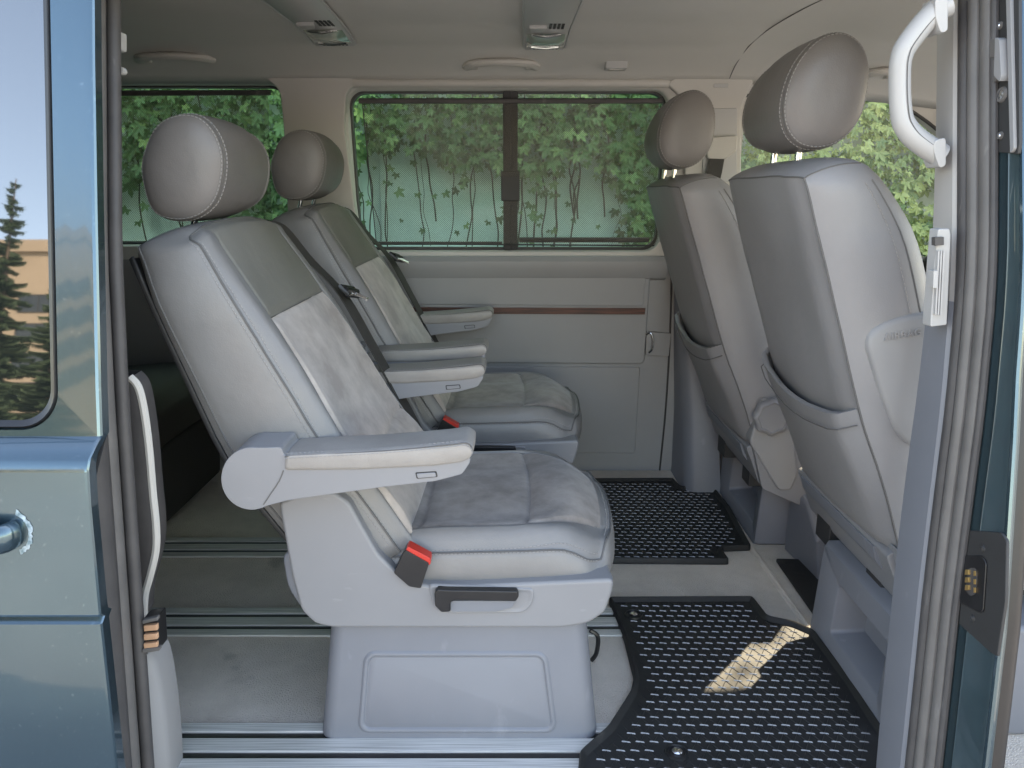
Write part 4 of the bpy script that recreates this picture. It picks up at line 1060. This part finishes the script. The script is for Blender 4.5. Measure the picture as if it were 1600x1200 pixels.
# rounded console between the seats
mb = MB(); rows = []
for x, s in ((.80, 1), (.81, 1), (1.15, 1)):
    rows.append([Vector((x + (.02 if k in (0,) else 0), y, z)) for k, (y, z) in enumerate([(1.86, 0), (1.86, .13), (1.885, .155), (1.95, .20), (2.02, .215), (2.06, .20), (2.075, .15), (2.08, 0)])])
rows[0] = [p.lerp(Vector((.80, 1.97, .1)), .06) for p in rows[0]]
mb.grid(rows, caps=True); tag(mb.build('tunnel_console', M['plastic_blue'], bevel=.008), 'rounded blue grey plastic hump on the floor between the two front seat boxes', 'console')
mb = MB(); P = [UZ(a, b_, .004) for a, b_ in ((1212, 878), (1300, 880), (1300, 975), (1272, 965))]
mb.add([p for p in P]+[p+Vector((0, 0, .012)) for p in P], [[0, 1, 2, 3], [7, 6, 5, 4]]+[[i, (i+1) % 4, 4+(i+1) % 4, 4+i] for i in range(4)]); tag(mb.build('cab_mat', M['mat'], bevel=.004), 'small dark mat piece showing between the seat boxes in the cab', 'floor mat')
# step ridge in the carpet
mb = MB(); P = [UZ(a, b_, 0) for a, b_ in ((1120, 770), (1178, 862), (1222, 925), (1278, 1002))]
mb.tube(P, .009, 8); o = mb.build('carpet_edge', M['carpet']); tag(o, 'raised carpet joint running in front of the seat boxes', 'carpet edge')

# ------------------------------------------------------------------ rubber mats
def inpoly(x, y, P):
    c_ = False; j = len(P)-1
    for i in range(len(P)):
        if (P[i][1] > y) != (P[j][1] > y) and x < (P[j][0]-P[i][0])*(y-P[i][1])/(P[j][1]-P[i][1])+P[i][0]: c_ = not c_
        j = i
    return c_
def floor_mat(px, label, inner, studs, z0=.002, zb=.0):
    P = [UZ(a, b_, .006) for a, b_ in px]
    pts = fillet([(p.x, p.y) for p in P], .012, 4)
    c0 = Vector((sum(p[0] for p in pts)/len(pts), sum(p[1] for p in pts)/len(pts), 0))
    t = empty('floor_mat', c0, label, 'floor mat', 'black rubber floor mats')
    def inset(pts, d):
        n = len(pts); out = []
        for i in range(n):
            a, b_ = Vector(pts[i-1]), Vector(pts[(i+1) % n]); tt = (b_-a)
            if tt.length < 1e-9: out.append(pts[i]); continue
            tt.normalize(); nn = Vector((-tt.y, tt.x)); out.append((pts[i][0]+nn.x*d*sgn, pts[i][1]+nn.y*d*sgn))
        return out
    ar = sum(pts[i-1][0]*pts[i][1]-pts[i][0]*pts[i-1][1] for i in range(len(pts))); sgn = 1 if ar > 0 else -1
    def lp(d, z): return [Vector((p[0], p[1], z)) for p in inset(pts, d)]
    mb = MB(); mb.grid([lp(0, .001), lp(.001, .016), lp(.004, .019), lp(.008, .017), lp(.012, .009), lp(.014, .008)], closed=True)
    from mathutils.geometry import tessellate_polygon
    cap = lp(.014, .008); mb.add(cap, [list(q) for q in tessellate_polygon([cap])])
    tri = mb.build('mat_base', M['mat'], t, ang=50)
    ip = inset(pts, .020)
    # raised dashes, leaning in alternate rows, with finer diagonal ribs
    d = MB(); k = 0; xs = [p[0] for p in ip]; ys = [p[1] for p in ip]
    y = min(ys); row = 0
    while y < max(ys):
        x = min(xs)+(.0133 if row % 2 else 0)
        while x < max(xs):
            cxp, cyp = x, y
            if all(inpoly(cxp+e, cyp, ip) for e in (-.012, .012)) and inpoly(cxp, cyp+.004, ip) and inpoly(cxp, cyp-.004, ip) and all((cxp-s[0])**2+(cyp-s[1])**2 > .026**2 for s in studs):
                a = Vector((cxp-.0085, cyp+.0014, .008)); b_ = Vector((cxp+.0085, cyp-.0014, .008))
                w_ = Vector((0, .0012, 0)); h = Vector((0, 0, .0018)); e = Vector((.0015, 0, 0))
                d.add([a-w_, a+w_, b_+w_, b_-w_, a+w_*.2+h+e, a+w_*.7+h+e, b_+w_*.7+h-e, b_+w_*.2+h-e], [[4, 7, 6, 5], [0, 4, 5, 1], [1, 5, 6, 2], [2, 6, 7, 3], [3, 7, 4, 0]])
                for s in (-1, 1):
                    p0 = Vector((cxp, cyp, .008)); p1 = Vector((cxp+s*.0133, cyp+.0225, .008)); w2 = Vector((.0008, 0, 0)); h2 = Vector((0, 0, .0012))
                    d.add([p0-w2, p0+w2, p1+w2, p1-w2, p0+h2, p1+h2], [[0, 4, 5, 3], [4, 1, 2, 5]], 1)
            x += .0266
        y += .0235; row += 1
    d.build('tread_bars', [M['mat_bar'], M['mat']], t, smooth=False)
    for s in studs:
        m_ = MB(); rows = [[Vector((s[0]+r_*math.cos(q*.3927), s[1]+r_*math.sin(q*.3927), z_)) for q in range(16)] for r_, z_ in ((.022, .008), (.021, .012), (.017, .013), (.015, .009), (.006, .009))]
        m_.grid(rows, closed=True, caps=True); st_ = m_.build('fixing_ring', M['black'], t)
        m_ = MB(); rows = [[Vector((s[0]+r_*math.cos(q*.3927), s[1]+r_*math.sin(q*.3927), z_)) for q in range(16)] for r_, z_ in ((.010, .009), (.010, .013), (.007, .0155), (.002, .016))]
        m_.grid(rows, closed=True, caps=True); m_.build('stud', M['chrome'], st_)
    return t
s1 = UZ(990, 960, .01); s2 = UZ(1058, 1175, .01)
floor_mat([(950, 938), (1176, 937), (1200, 968), (1240, 976), (1272, 990), (1330, 1068), (1392, 1165), (1392, 1240), (900, 1240), (905, 1180), (950, 1140), (985, 1085), (990, 1060), (975, 1000)], 'large black rubber mat with raised dashes, nearest to the open door', None, [(s1.x, s1.y), (s2.x, s2.y)])
floor_mat([(880, 752), (1052, 751), (1064, 764), (1118, 768), (1140, 795), (1174, 858), (1126, 860), (1140, 880), (880, 878)], 'smaller black rubber mat farther in, by the side wall', None, [])

# ------------------------------------------------------------------ third row bench
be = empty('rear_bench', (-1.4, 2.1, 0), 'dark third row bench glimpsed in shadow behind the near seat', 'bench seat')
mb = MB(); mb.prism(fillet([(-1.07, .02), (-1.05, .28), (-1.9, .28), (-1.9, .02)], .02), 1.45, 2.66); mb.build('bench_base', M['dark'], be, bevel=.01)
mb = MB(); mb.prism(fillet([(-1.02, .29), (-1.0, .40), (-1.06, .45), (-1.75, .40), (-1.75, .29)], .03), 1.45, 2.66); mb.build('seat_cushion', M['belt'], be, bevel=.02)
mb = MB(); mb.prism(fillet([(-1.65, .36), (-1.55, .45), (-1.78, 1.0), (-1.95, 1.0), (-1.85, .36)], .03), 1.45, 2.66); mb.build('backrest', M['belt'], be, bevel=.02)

# ------------------------------------------------------------------ body around the opening
def bx(z): return pl([(-.3, -.03), (.1, -.026), (.4, -.018), (.7, -.005), (.85, 0), (1.5, 0)], z)
ZS = [-.30+1.78*q/40 for q in range(41)]
# rear quarter side behind the sliding door
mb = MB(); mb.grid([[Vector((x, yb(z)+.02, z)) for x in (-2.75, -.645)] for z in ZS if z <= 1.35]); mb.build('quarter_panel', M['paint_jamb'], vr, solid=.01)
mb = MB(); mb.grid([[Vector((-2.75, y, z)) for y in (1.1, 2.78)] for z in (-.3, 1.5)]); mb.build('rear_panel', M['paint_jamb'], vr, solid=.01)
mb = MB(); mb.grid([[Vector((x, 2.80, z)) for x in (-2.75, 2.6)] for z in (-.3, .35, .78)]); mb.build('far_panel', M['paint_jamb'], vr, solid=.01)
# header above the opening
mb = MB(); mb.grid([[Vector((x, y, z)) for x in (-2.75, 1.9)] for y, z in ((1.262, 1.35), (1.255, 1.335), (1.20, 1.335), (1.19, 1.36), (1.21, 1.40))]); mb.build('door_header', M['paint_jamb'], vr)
# rubber seals: rear edge
def vtube(x, dy, r, name, m_, parent, z0=-.3, z1=1.42, fl=(1, 1), wob=0):
    t = MB(); P = [Vector((x+(bx(z) if x > 0 else 0)+wob*math.sin(z*9), yb(z)+dy, z)) for z in [lerp(z0, z1, q/30) for q in range(31)]]
    t.tube(P, r, 10, flat=((1, 0, 0), fl[0], fl[1])); return t.build(name, m_, parent)
rs = empty('door_seal', (-.6, 1.06, 0), 'dark ribbed rubber seal down the rear edge of the door opening', 'rubber seal')
vtube(-.624, -.020, .0125, 'outer_rib', M['seal_light'], rs, fl=(1, 1.3))
vtube(-.612, .008, .0105, 'inner_rib', M['seal'], rs)
vtube(-.622, -.062, .013, 'back_rib', M['seal'], rs, fl=(1.3, 1.9))
mb = MB(); mb.grid([[Vector((-.655, yb(z)-.02, z)), Vector((-.625, yb(z)+.005, z)), Vector((-.615, yb(z)+.03, z))] for z in ZS]); mb.build('seal_web', M['seal'], rs, solid=.004)
# rear pillar trims inside the opening
mb = MB(); rows = []
prof = [(590, 203, 1), ]
cv = [(202, 590), (215, 605), (224, 640), (232, 700), (238, 770), (243, 820), (243, 860), (234, 900), (226, 930), (224, 965)]
P = cr([U(a, b_, 1.20) for a, b_ in cv], 4)
mb.grid([[Vector((-.69, p.y+.02, p.z)), Vector((p.x-.012, p.y, p.z)), Vector((p.x-.003, p.y+.002, p.z)), Vector((p.x, p.y+.012, p.z)), Vector((p.x-.004, p.y+.05, p.z)), Vector((-.8, p.y+.09, p.z))] for p in P])
pt_ = tag(mb.build('pillar_trim', M['seal'], None, ang=60), 'curved dark pillar trim with pale lip inside the rear edge of the doorway', 'pillar trim')
mb = MB(); mb.tube([p+Vector((-.001, .004, 0)) for p in P], .0065, 8); mb.build('pale_lip', M['plastic_beige'], pt_)
cv = [(234, 1020), (246, 1040), (256, 1090), (262, 1140), (266, 1190), (268, 1240)]
P = cr([U(a, b_, 1.15) for a, b_ in cv], 4); mb = MB()
mb.grid([[Vector((-.62, p.y-.03, p.z)), Vector((p.x-.02, p.y-.02, p.z)), Vector((p.x-.004, p.y-.008, p.z)), Vector((p.x, p.y+.006, p.z)), Vector((p.x-.004, p.y+.06, p.z))] for p in P])
tag(mb.build('sill_corner_trim', M['plastic_wall'], None, ang=60), 'pale plastic corner trim at the foot of the rear door edge', 'pillar trim')
# contact block with copper pads
ct = empty('contact_block', U(234, 990, 1.12), 'black electric contact block with three copper pads on the rear door edge', 'electric contact')
def C(px, py, Y=1.115): return U(px, py, Y)
def quad_block(mb, px, Y0, Y1):
    P = [(lambda p: (p.x, p.z))(U(a, b_, Y0)) for a, b_ in px]; mb.prism(P, Y0, Y1); return mb
quad_block(MB(), [(222, 968), (246, 964), (249, 1016), (225, 1020)], 1.118, 1.150).build('contact_body', M['black'], ct, bevel=.002)
quad_block(MB(), [(221, 970), (246, 964), (247, 970), (222, 976)], 1.108, 1.118).build('upper_lip', M['seal_light'], ct, bevel=.002)
quad_block(MB(), [(222, 1015), (249, 1012), (249, 1017), (223, 1021)], 1.108, 1.118).build('lower_lip', M['seal_light'], ct, bevel=.001)
for k in range(3):
    y0 = 976+k*14; quad_block(MB(), [(224, y0+2), (245, y0), (246, y0+9), (225, y0+11)], 1.111, 1.118).build('contact_pad', M['copper'], ct, bevel=.001)
# small white bits by the top left
mb = MB(); quad_block(mb, [(183, 48), (189, 50), (189, 78), (183, 80)], 1.30, 1.32); tag(mb.build('roof_clip', M['plastic_light'], None, bevel=.002), 'tall white clip at the very top of the rear door edge', 'clip', 'white clips on the rear door edge')
mb = MB(); mb.cyl(U(187, 110, 1.29), (0, 1, 0), .006, .012); tag(mb.build('roof_clip', M['plastic_light'], None), 'round white stud just under the tall white clip', 'clip', 'white clips on the rear door edge')

# ------------------------------------------------------------------ sliding door slid back, on the left
door = empty('sliding_door', (-1.1, .98, -.2), 'slid back metallic teal side door with dark window reflecting trees and sky', 'sliding door')
DP = [(-.35, .985), (.0, .968), (.20, .962), (.425, .975), (.432, .984), (.440, .975), (.60, .988), (.650, .995), (.663, 1.003), (.674, 1.020), (.684, 1.040), (.75, 1.052), (1.0, 1.104), (1.33, 1.176), (1.42, 1.20)]
def yd(z): return pl(DP, z)
def dpt(px, py, d=0):
    p = US(px, py, lambda z: yd(z)); return Vector((p.x, p.y+d, p.z))
ex = -.583
wr = dpt(80, 100).x; wzb = dpt(30, 672).z
print('door window', wr, wzb, dpt(165, 100).x, dpt(172, 600).x, dpt(195, 1190).x)
def DPt(x, z, d=0): return Vector((x, yd(z)+d, z))
zsk = sorted(set([z for z, _ in DP] + [.05, .1, .3, .36, .5, .55, .62, .646, .66]))
zl = [z for z in zsk if z <= .684]
mb = MB(); rows = []
xs = [-2.0, -1.5, -1.0, -.8, ex-.006, ex-.002, ex, ex]; 
for z in zl: rows.append([DPt(x, z, (0, 0, 0, 0, 0, .001, .004, .022)[k]) for k, x in enumerate(xs)])
mb.grid(rows)
ZT = 1.42
O = rr(-1.65, ex-.006, .684, ZT, .0005, 10); I = rr(-1.55, wr, wzb, 1.36, .055, 10)
def ringp(L_, d=0): return [DPt(x, z, d) for x, z in L_]
mid = [((a[0]+b_[0])/2, (a[1]+b_[1])/2) for a, b_ in zip(O, I)]
mb.grid([ringp(O), ringp(mid), ringp(I), ringp(rr(-1.55+.002, wr-.002, wzb+.002, 1.358, .053, 10), .006)], closed=True)
mb.grid([[DPt(-2.0, z), DPt(-1.65, z)] for z in (.684, 1.0, ZT)])
mb.grid([[DPt(ex-.006, z), DPt(ex-.002, z, .001), DPt(ex, z, .004), DPt(ex, z, .022)] for z in (.684, .75, .9, 1.0, 1.2, ZT)])
mb.build('door_skin', M['paint'], door, ang=28)
mb = MB(); mb.grid([ringp(rr(-1.548, wr-.002, wzb+.002, 1.358, .053, 10), .004), ringp(rr(-1.545, wr-.005, wzb+.005, 1.355, .05, 10), -.001), ringp(rr(-1.538, wr-.011, wzb+.011, 1.35, .046, 10), .003), ringp(rr(-1.53, wr-.014, wzb+.014, 1.34, .044, 10), .007)], closed=True)
mb.build('window_seal', M['black'], door)
mb = MB(); L_ = rr(-1.54, wr-.010, wzb+.010, 1.35, .046, 10); L0 = rr(-1.4, wr-.15, wzb+.15, 1.2, .04, 10)
mb.grid([ringp(L_, .005), ringp([((a[0]+b_[0])/2, (a[1]+b_[1])/2) for a, b_ in zip(L_, L0)], .005), ringp(L0, .005)], closed=True)
mb.grid([[DPt(x, z, .005) for x in (-1.4, wr-.15)] for z in (wzb+.15, 1.2)])
# flat tinted pane (leans with the door)
mb = MB(); mb.add([DPt(-1.54, wzb+.008, .005), DPt(wr-.008, wzb+.008, .005), DPt(wr-.008, 1.352, .005), DPt(-1.54, 1.352, .005)], [[0, 1, 2, 3]])
mb.build('glass_pane', M['glass_dark'], door, smooth=False)
mb = MB(); mb.grid([[DPt(-2.0, z, .027), DPt(ex, z, .022)] for z in ZS if z < ZT and z < wzb]); mb.build('inner_skin', M['dark'], door)
hc_ = dpt(8, 832); mb = MB()
mb.tube([hc_+Vector((-.25, -.03, 0)), hc_+Vector((-.03, -.03, 0)), hc_+Vector((.0, -.028, 0)), hc_+Vector((.012, -.020, 0)), hc_+Vector((.016, -.008, 0)), hc_+Vector((.016, .004, 0))], lambda q: .022*(1-.1*q), 16, flat=((0, 0, 1), 1, .55))
mb.build('door_handle', M['paint'], door, ang=60)
def scratch():
    m = mat('chipped_paint', (.45, .55, .6), .5, bump=[(90, .8, .003, 'n')], var=(70, (.12, .2, .23), .1)); return m
mb = MB(); random.seed(3)
pts_ = []
for k in range(26):
    a = R(-75+150*k/25); r0 = .026+random.uniform(-.001, .001); r1 = r0+.007+random.uniform(-.002, .002)
    pts_.append((r0, r1, a))
v0 = [hc_+Vector((.012+r0*math.cos(a)*.8, -.0006, r0*math.sin(a))) for r0, r1, a in pts_]; v1 = [hc_+Vector((.012+r1*math.cos(a)*.8, -.0006, r1*math.sin(a))) for r0, r1, a in pts_]
v0 = [DPt(p.x, p.z, -.0008) for p in v0]; v1 = [DPt(p.x, p.z, -.0008) for p in v1]
mb.grid([v0, v1]); mb.build('chipped_paint', scratch(), door)

# ------------------------------------------------------------------ B pillar on the right
bpil = empty('door_pillar', (.70, 1.1, -.2), 'grey inner trim, rubber and teal jamb of the door pillar at right', 'pillar')
mb = MB(); rows = []
xe = .676
for z in ZS:
    w_ = lerp(.085, .055, ss(.5, 1.2, z))
    xe = .676+bx(z)
    rows.append([Vector((xe+.006, yb(z)-.004, z)), Vector((xe, yb(z)+.004, z)), Vector((xe-.001, yb(z)+w_*.5, z)), Vector((xe+.002, yb(z)+w_, z)), Vector((xe+.012, yb(z)+w_+.006, z)), Vector((xe+.09, yb(z)+w_+.01, z))])
zi = [i for i, z in enumerate(ZS) if z < .83]; k = len(zi)
mb.grid(rows[:k+1]); mb.build('lower_trim', M['plastic_blue'], bpil, ang=20)
mb = MB(); mb.grid(rows[k:]); mb.build('upper_trim', M['plastic_pillar'], bpil, ang=20)
for x, dy, r, m_, fl in ((.685, -.010, .008, 'seal', (1, 1.3)), (.691, -.027, .010, 'seal_light', (1, 1.1)), (.697, -.045, .009, 'seal_light', (.8, 1.3)), (.702, -.057, .006, 'seal', (1, 1.2))):
    vtube(x, dy, r, 'seal_rib', M[m_], bpil, fl=fl, wob=.0006)
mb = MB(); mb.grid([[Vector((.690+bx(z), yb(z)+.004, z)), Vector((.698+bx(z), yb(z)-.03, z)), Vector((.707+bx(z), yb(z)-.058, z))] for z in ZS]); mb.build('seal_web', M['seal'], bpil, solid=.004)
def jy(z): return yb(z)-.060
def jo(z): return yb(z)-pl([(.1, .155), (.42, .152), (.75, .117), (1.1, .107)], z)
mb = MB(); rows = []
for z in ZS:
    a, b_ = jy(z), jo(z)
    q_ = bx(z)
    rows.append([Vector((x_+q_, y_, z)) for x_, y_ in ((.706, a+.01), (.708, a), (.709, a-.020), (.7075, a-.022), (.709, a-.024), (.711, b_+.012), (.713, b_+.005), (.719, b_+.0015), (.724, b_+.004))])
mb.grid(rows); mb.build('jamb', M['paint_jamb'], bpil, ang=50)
mb = MB(); mb.grid([[Vector((x_+bx(z), jo(z)+y_, z)) for x_, y_ in ((.722, .003), (.730, .002), (.742, .005), (.750, .018), (.752, .06), (.754, .2))] for z in ZS]); mb.build('shaded_outer_skin', M['black'], bpil, ang=50)  # pillar's outer skin, its shade put in as plain black
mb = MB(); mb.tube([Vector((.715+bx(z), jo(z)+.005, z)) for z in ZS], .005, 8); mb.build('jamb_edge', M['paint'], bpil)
# jamb plates
def JP(px, py, d=0):
    u = (px-800)/FPX; v = -(py-600)/FPX; z = .5
    for _ in range(8): X_ = .709+bx(z)-d; dd_ = X_/u; z = CAMZ+dd_*(v*cP-sP)
    return Vector((X_, dd_*(cP+v*sP), z))
def jblock(px, d0, d1, r=.003):
    P = [JP(a, b_) for a, b_ in px]; pts = fillet([(p.y, p.z) for p in P], r, 3); m_ = MB(); n = len(pts)
    m_.add([Vector((.709+bx(p[1])-d1, p[0], p[1])) for p in pts]+[Vector((.709+bx(p[1])-d0, p[0], p[1])) for p in pts], [list(range(n)), [n+i for i in range(n)][::-1]]+[[i, n+i, n+(i+1) % n, (i+1) % n] for i in range(n)]); return m_
cpl = empty('contact_plate', JP(1540, 925), 'black plate with brass contact pins screwed to the teal pillar jamb', 'electric contact')
jblock([(1513, 828), (1568, 832), (1577, 845), (1575, 940), (1562, 1026), (1552, 1020), (1502, 975)], -.001, .004).build('plate', M['dark'], cpl, bevel=.0015)
jblock([(1511, 868), (1541, 868), (1548, 880), (1543, 955), (1538, 958), (1507, 942), (1505, 930)], .004, .007, .004).build('socket', M['black'], cpl, bevel=.0015)
jblock([(1520, 888), (1532, 887), (1535, 900), (1532, 928), (1524, 932), (1516, 922)], .0065, .0075, .004).build('socket_slot', M['seal'], cpl)
for k in range(3):
    jblock([(1519, 890+k*12), (1524, 890+k*12), (1524, 898+k*12), (1518, 898+k*12)], .0075, .0105, .001).build('brass_pin', M['brass'], cpl, bevel=.0006)
    jblock([(1531, 892+k*13), (1533, 892+k*13), (1533, 900+k*13), (1531, 900+k*13)], .0075, .0095, .0005).build('brass_pin', M['brass'], cpl)
for px, py in ((1536, 857), (1520, 966)):
    c_ = JP(px, py, .004); m_ = MB(); m_.cyl(c_, (-1, 0, 0), .0055, .0022, 16, r2=.0048); sc_ = m_.build('screw', M['dark'], cpl); m_ = MB(); m_.cyl(c_+Vector((-.0022, 0, 0)), (-1, 0, 0), .0024, .0008, 6); m_.build('screw_socket', M['chrome'], sc_)
lk = empty('lock_plate', JP(1570, 130), 'dark lock and latch plate with screws at the top of the pillar jamb', 'lock plate')
jblock([(1549, -60), (1596, -60), (1597, 225), (1594, 241), (1552, 236), (1549, 100)], -.001, .004).build('plate', M['dark'], lk, bevel=.002)
jblock([(1553, 62), (1571, 60), (1572, 88), (1548, 92)], .004, .014, .004).build('upper_block', M['seal_light'], lk, bevel=.003)
jblock([(1550, 100), (1571, 92), (1571, 125), (1550, 138)], .004, .012, .003).build('lower_block', M['seal_light'], lk, bevel=.003)
jblock([(1573, 58), (1580, 62), (1583, 118), (1580, 128), (1571, 118)], .004, .017, .003).build('latch_bar', M['plastic_wall'], lk, bevel=.003)
jblock([(1580, -60), (1587, -60), (1594, 232), (1588, 240)], .004, .009, .003).build('guide_strip', M['plastic_wall'], lk, bevel=.002)
for px, py, r_ in ((1563, 40, .006), (1566, 148, .0115), (1564, 212, .006)):
    c_ = JP(px, py, .004); m_ = MB(); m_.cyl(c_, (-1, 0, 0), r_, .003, 20, r2=r_*.85); sc_ = m_.build('screw', M['seal_light'], lk); m_ = MB(); m_.cyl(c_+Vector((-.003, 0, 0)), (-1, 0, 0), r_*.55, .001, 12, r2=r_*.4); m_.build('screw_socket', M['chrome'], sc_)
# roller blind catch strip on the trim (air vent slider)
vs_ = empty('belt_slider', U(1475, 430, 1.25), 'pale vertical slider panel with ribs and dark button on the door pillar', 'slider')
def TP(px, py, d=0): return U(px, py, yb(.8)+.028-d)
def tblock(px, Y0, Y1, r=.002):
    P = [(lambda p: (p.x, p.z))(U(a, b_, Y0)) for a, b_ in px]; m_ = MB(); m_.prism(fillet(P, r, 3), Y0, Y1); return m_
tblock([(1466, 358), (1484, 357), (1486, 366), (1480, 508), (1454, 511), (1455, 494), (1462, 400)], 1.165, 1.19, .003).build('slider_plate', M['plastic_light'], vs_, bevel=.002)
tblock([(1461, 371), (1475, 370), (1475, 383), (1461, 384)], 1.158, 1.168, .001).build('dark_button', M['seal'], vs_, bevel=.001)
for k in range(3): tblock([(1466+k*4, 392), (1468.5+k*4, 392), (1463.5+k*4, 492), (1461+k*4, 492)], 1.159, 1.166, .0005).build('rib', M['plastic_light'], vs_)
for k in range(2): tblock([(1468.7+k*4, 392), (1469.8+k*4, 392), (1465+k*4, 492), (1463.7+k*4, 492)], 1.162, 1.166, .0002).build('groove', M['seal'], vs_)
tblock([(1459, 423), (1466, 423), (1465, 450), (1458, 450)], 1.150, 1.166, .001).build('slide_tab', M['plastic_light'], vs_, bevel=.001)
# big white pillar grab handle
gh = empty('pillar_handle', U(1440, 130, 1.22), 'large white grab handle on the door pillar, above the slider', 'grab handle')
def H(px, py, Y=1.235): return U(px, py, Y)
P = cr([H(1480, 8), H(1462, 18), H(1440, 40), H(1416, 72), H(1409, 88), H(1406, 108), H(1406, 150), H(1409, 182), H(1414, 196), H(1426, 212), H(1448, 229), H(1470, 243)], 6)
mb = MB(); mb.tube(P, lambda q: .0165+.001*math.cos(q*6.28), 14, flat=((0, 1, 0), 1.05, 1)); mb.build('grip', M['plastic_light'], gh, ang=80)
mb = MB(); mb.tube([p+Vector((0.003, -.0172, 0)) for p in P[2:-2]], .0008, 5); mb.build('grip_joint', M['piping'], gh)
for a, b_, c_, d_ in ((1462, -10, 1482, 52), (1460, 214, 1479, 263)):
    m_ = MB(); Pq = [(lambda p: (p.x, p.z))(U(x, y, 1.215)) for x, y in ((a, b_+6), (c_, b_), (c_, d_-4), (a+9, d_), (a, d_-26))]; m_.prism(fillet(Pq, .006, 3), 1.216, 1.256); m_.build('end_cap', M['plastic_light'], gh, bevel=.008)

# ------------------------------------------------------------------ cab front
dbd = empty('dashboard', (1.75, 1.9, 0), 'grey dashboard top glimpsed in front of the near front seat', 'dashboard')
mb = MB(); mb.prism(fillet([(1.45, .0), (1.42, .55), (1.50, .80), (1.62, .86), (2.0, .84), (2.3, .82), (2.3, 0)], .04), 1.28, 2.66); mb.build('dash_body', M['plastic_wall'], dbd, bevel=.02)
mb = MB(); mb.prism(fillet([(1.36, .70), (1.40, .87), (1.50, .93), (1.62, .88), (1.6, .7)], .04), 2.05, 2.45); mb.build('instrument_hood', M['plastic_wall'], dbd, bevel=.02)
sw_ = empty('steering_wheel', (1.30, 2.25, .80), 'black steering wheel rim peeking out beside the pillar trim', 'steering wheel')
mb = MB(); ax = Vector((-.75, 0, .66)).normalized(); e1 = Vector((0, 1, 0)); e2 = ax.cross(e1)
c_ = Vector((1.30, 2.25, .80)); mb.tube([c_+(e1*math.cos(q*.2094)+e2*math.sin(q*.2094))*.19 for q in range(30)], .015, 10, closed=True); mb.build('rim', M['black'], sw_)
mb = MB(); mb.tube([c_-e1*.18, c_-ax*.03, c_+e1*.18], .018, 8, flat=((0, 0, 1), 1.2, .5)); mb.tube([c_-ax*.02, c_-ax*.16], .03, 10); mb.cyl(c_-ax*.045, ax, .055, .04); mb.build('hub', M['black'], sw_)
# front of the van: cowl and bonnet wall so the cab is closed below the windscreen
mb = MB(); mb.grid([[Vector((2.35, y, z)) for y in (1.0, 2.8)] for z in (-.3, .85)]); mb.build('front_panel', M['paint_jamb'], vr, solid=.01)
mb = MB(); mb.grid([[Vector((x, y, -.10)) for x in (-2.75, 2.4)] for y in (1.05, 2.8)]); mb.build('underside', M['dark'], vr, solid=.01)
mb = MB(); mb.tube(cr([Vector((1.42, 2.64, 1.26)), Vector((1.7, 2.66, 1.10)), Vector((2.2, 2.7, .86))], 5), .025, 8); mb.build('windscreen_pillar', M['plastic_beige'], vr)
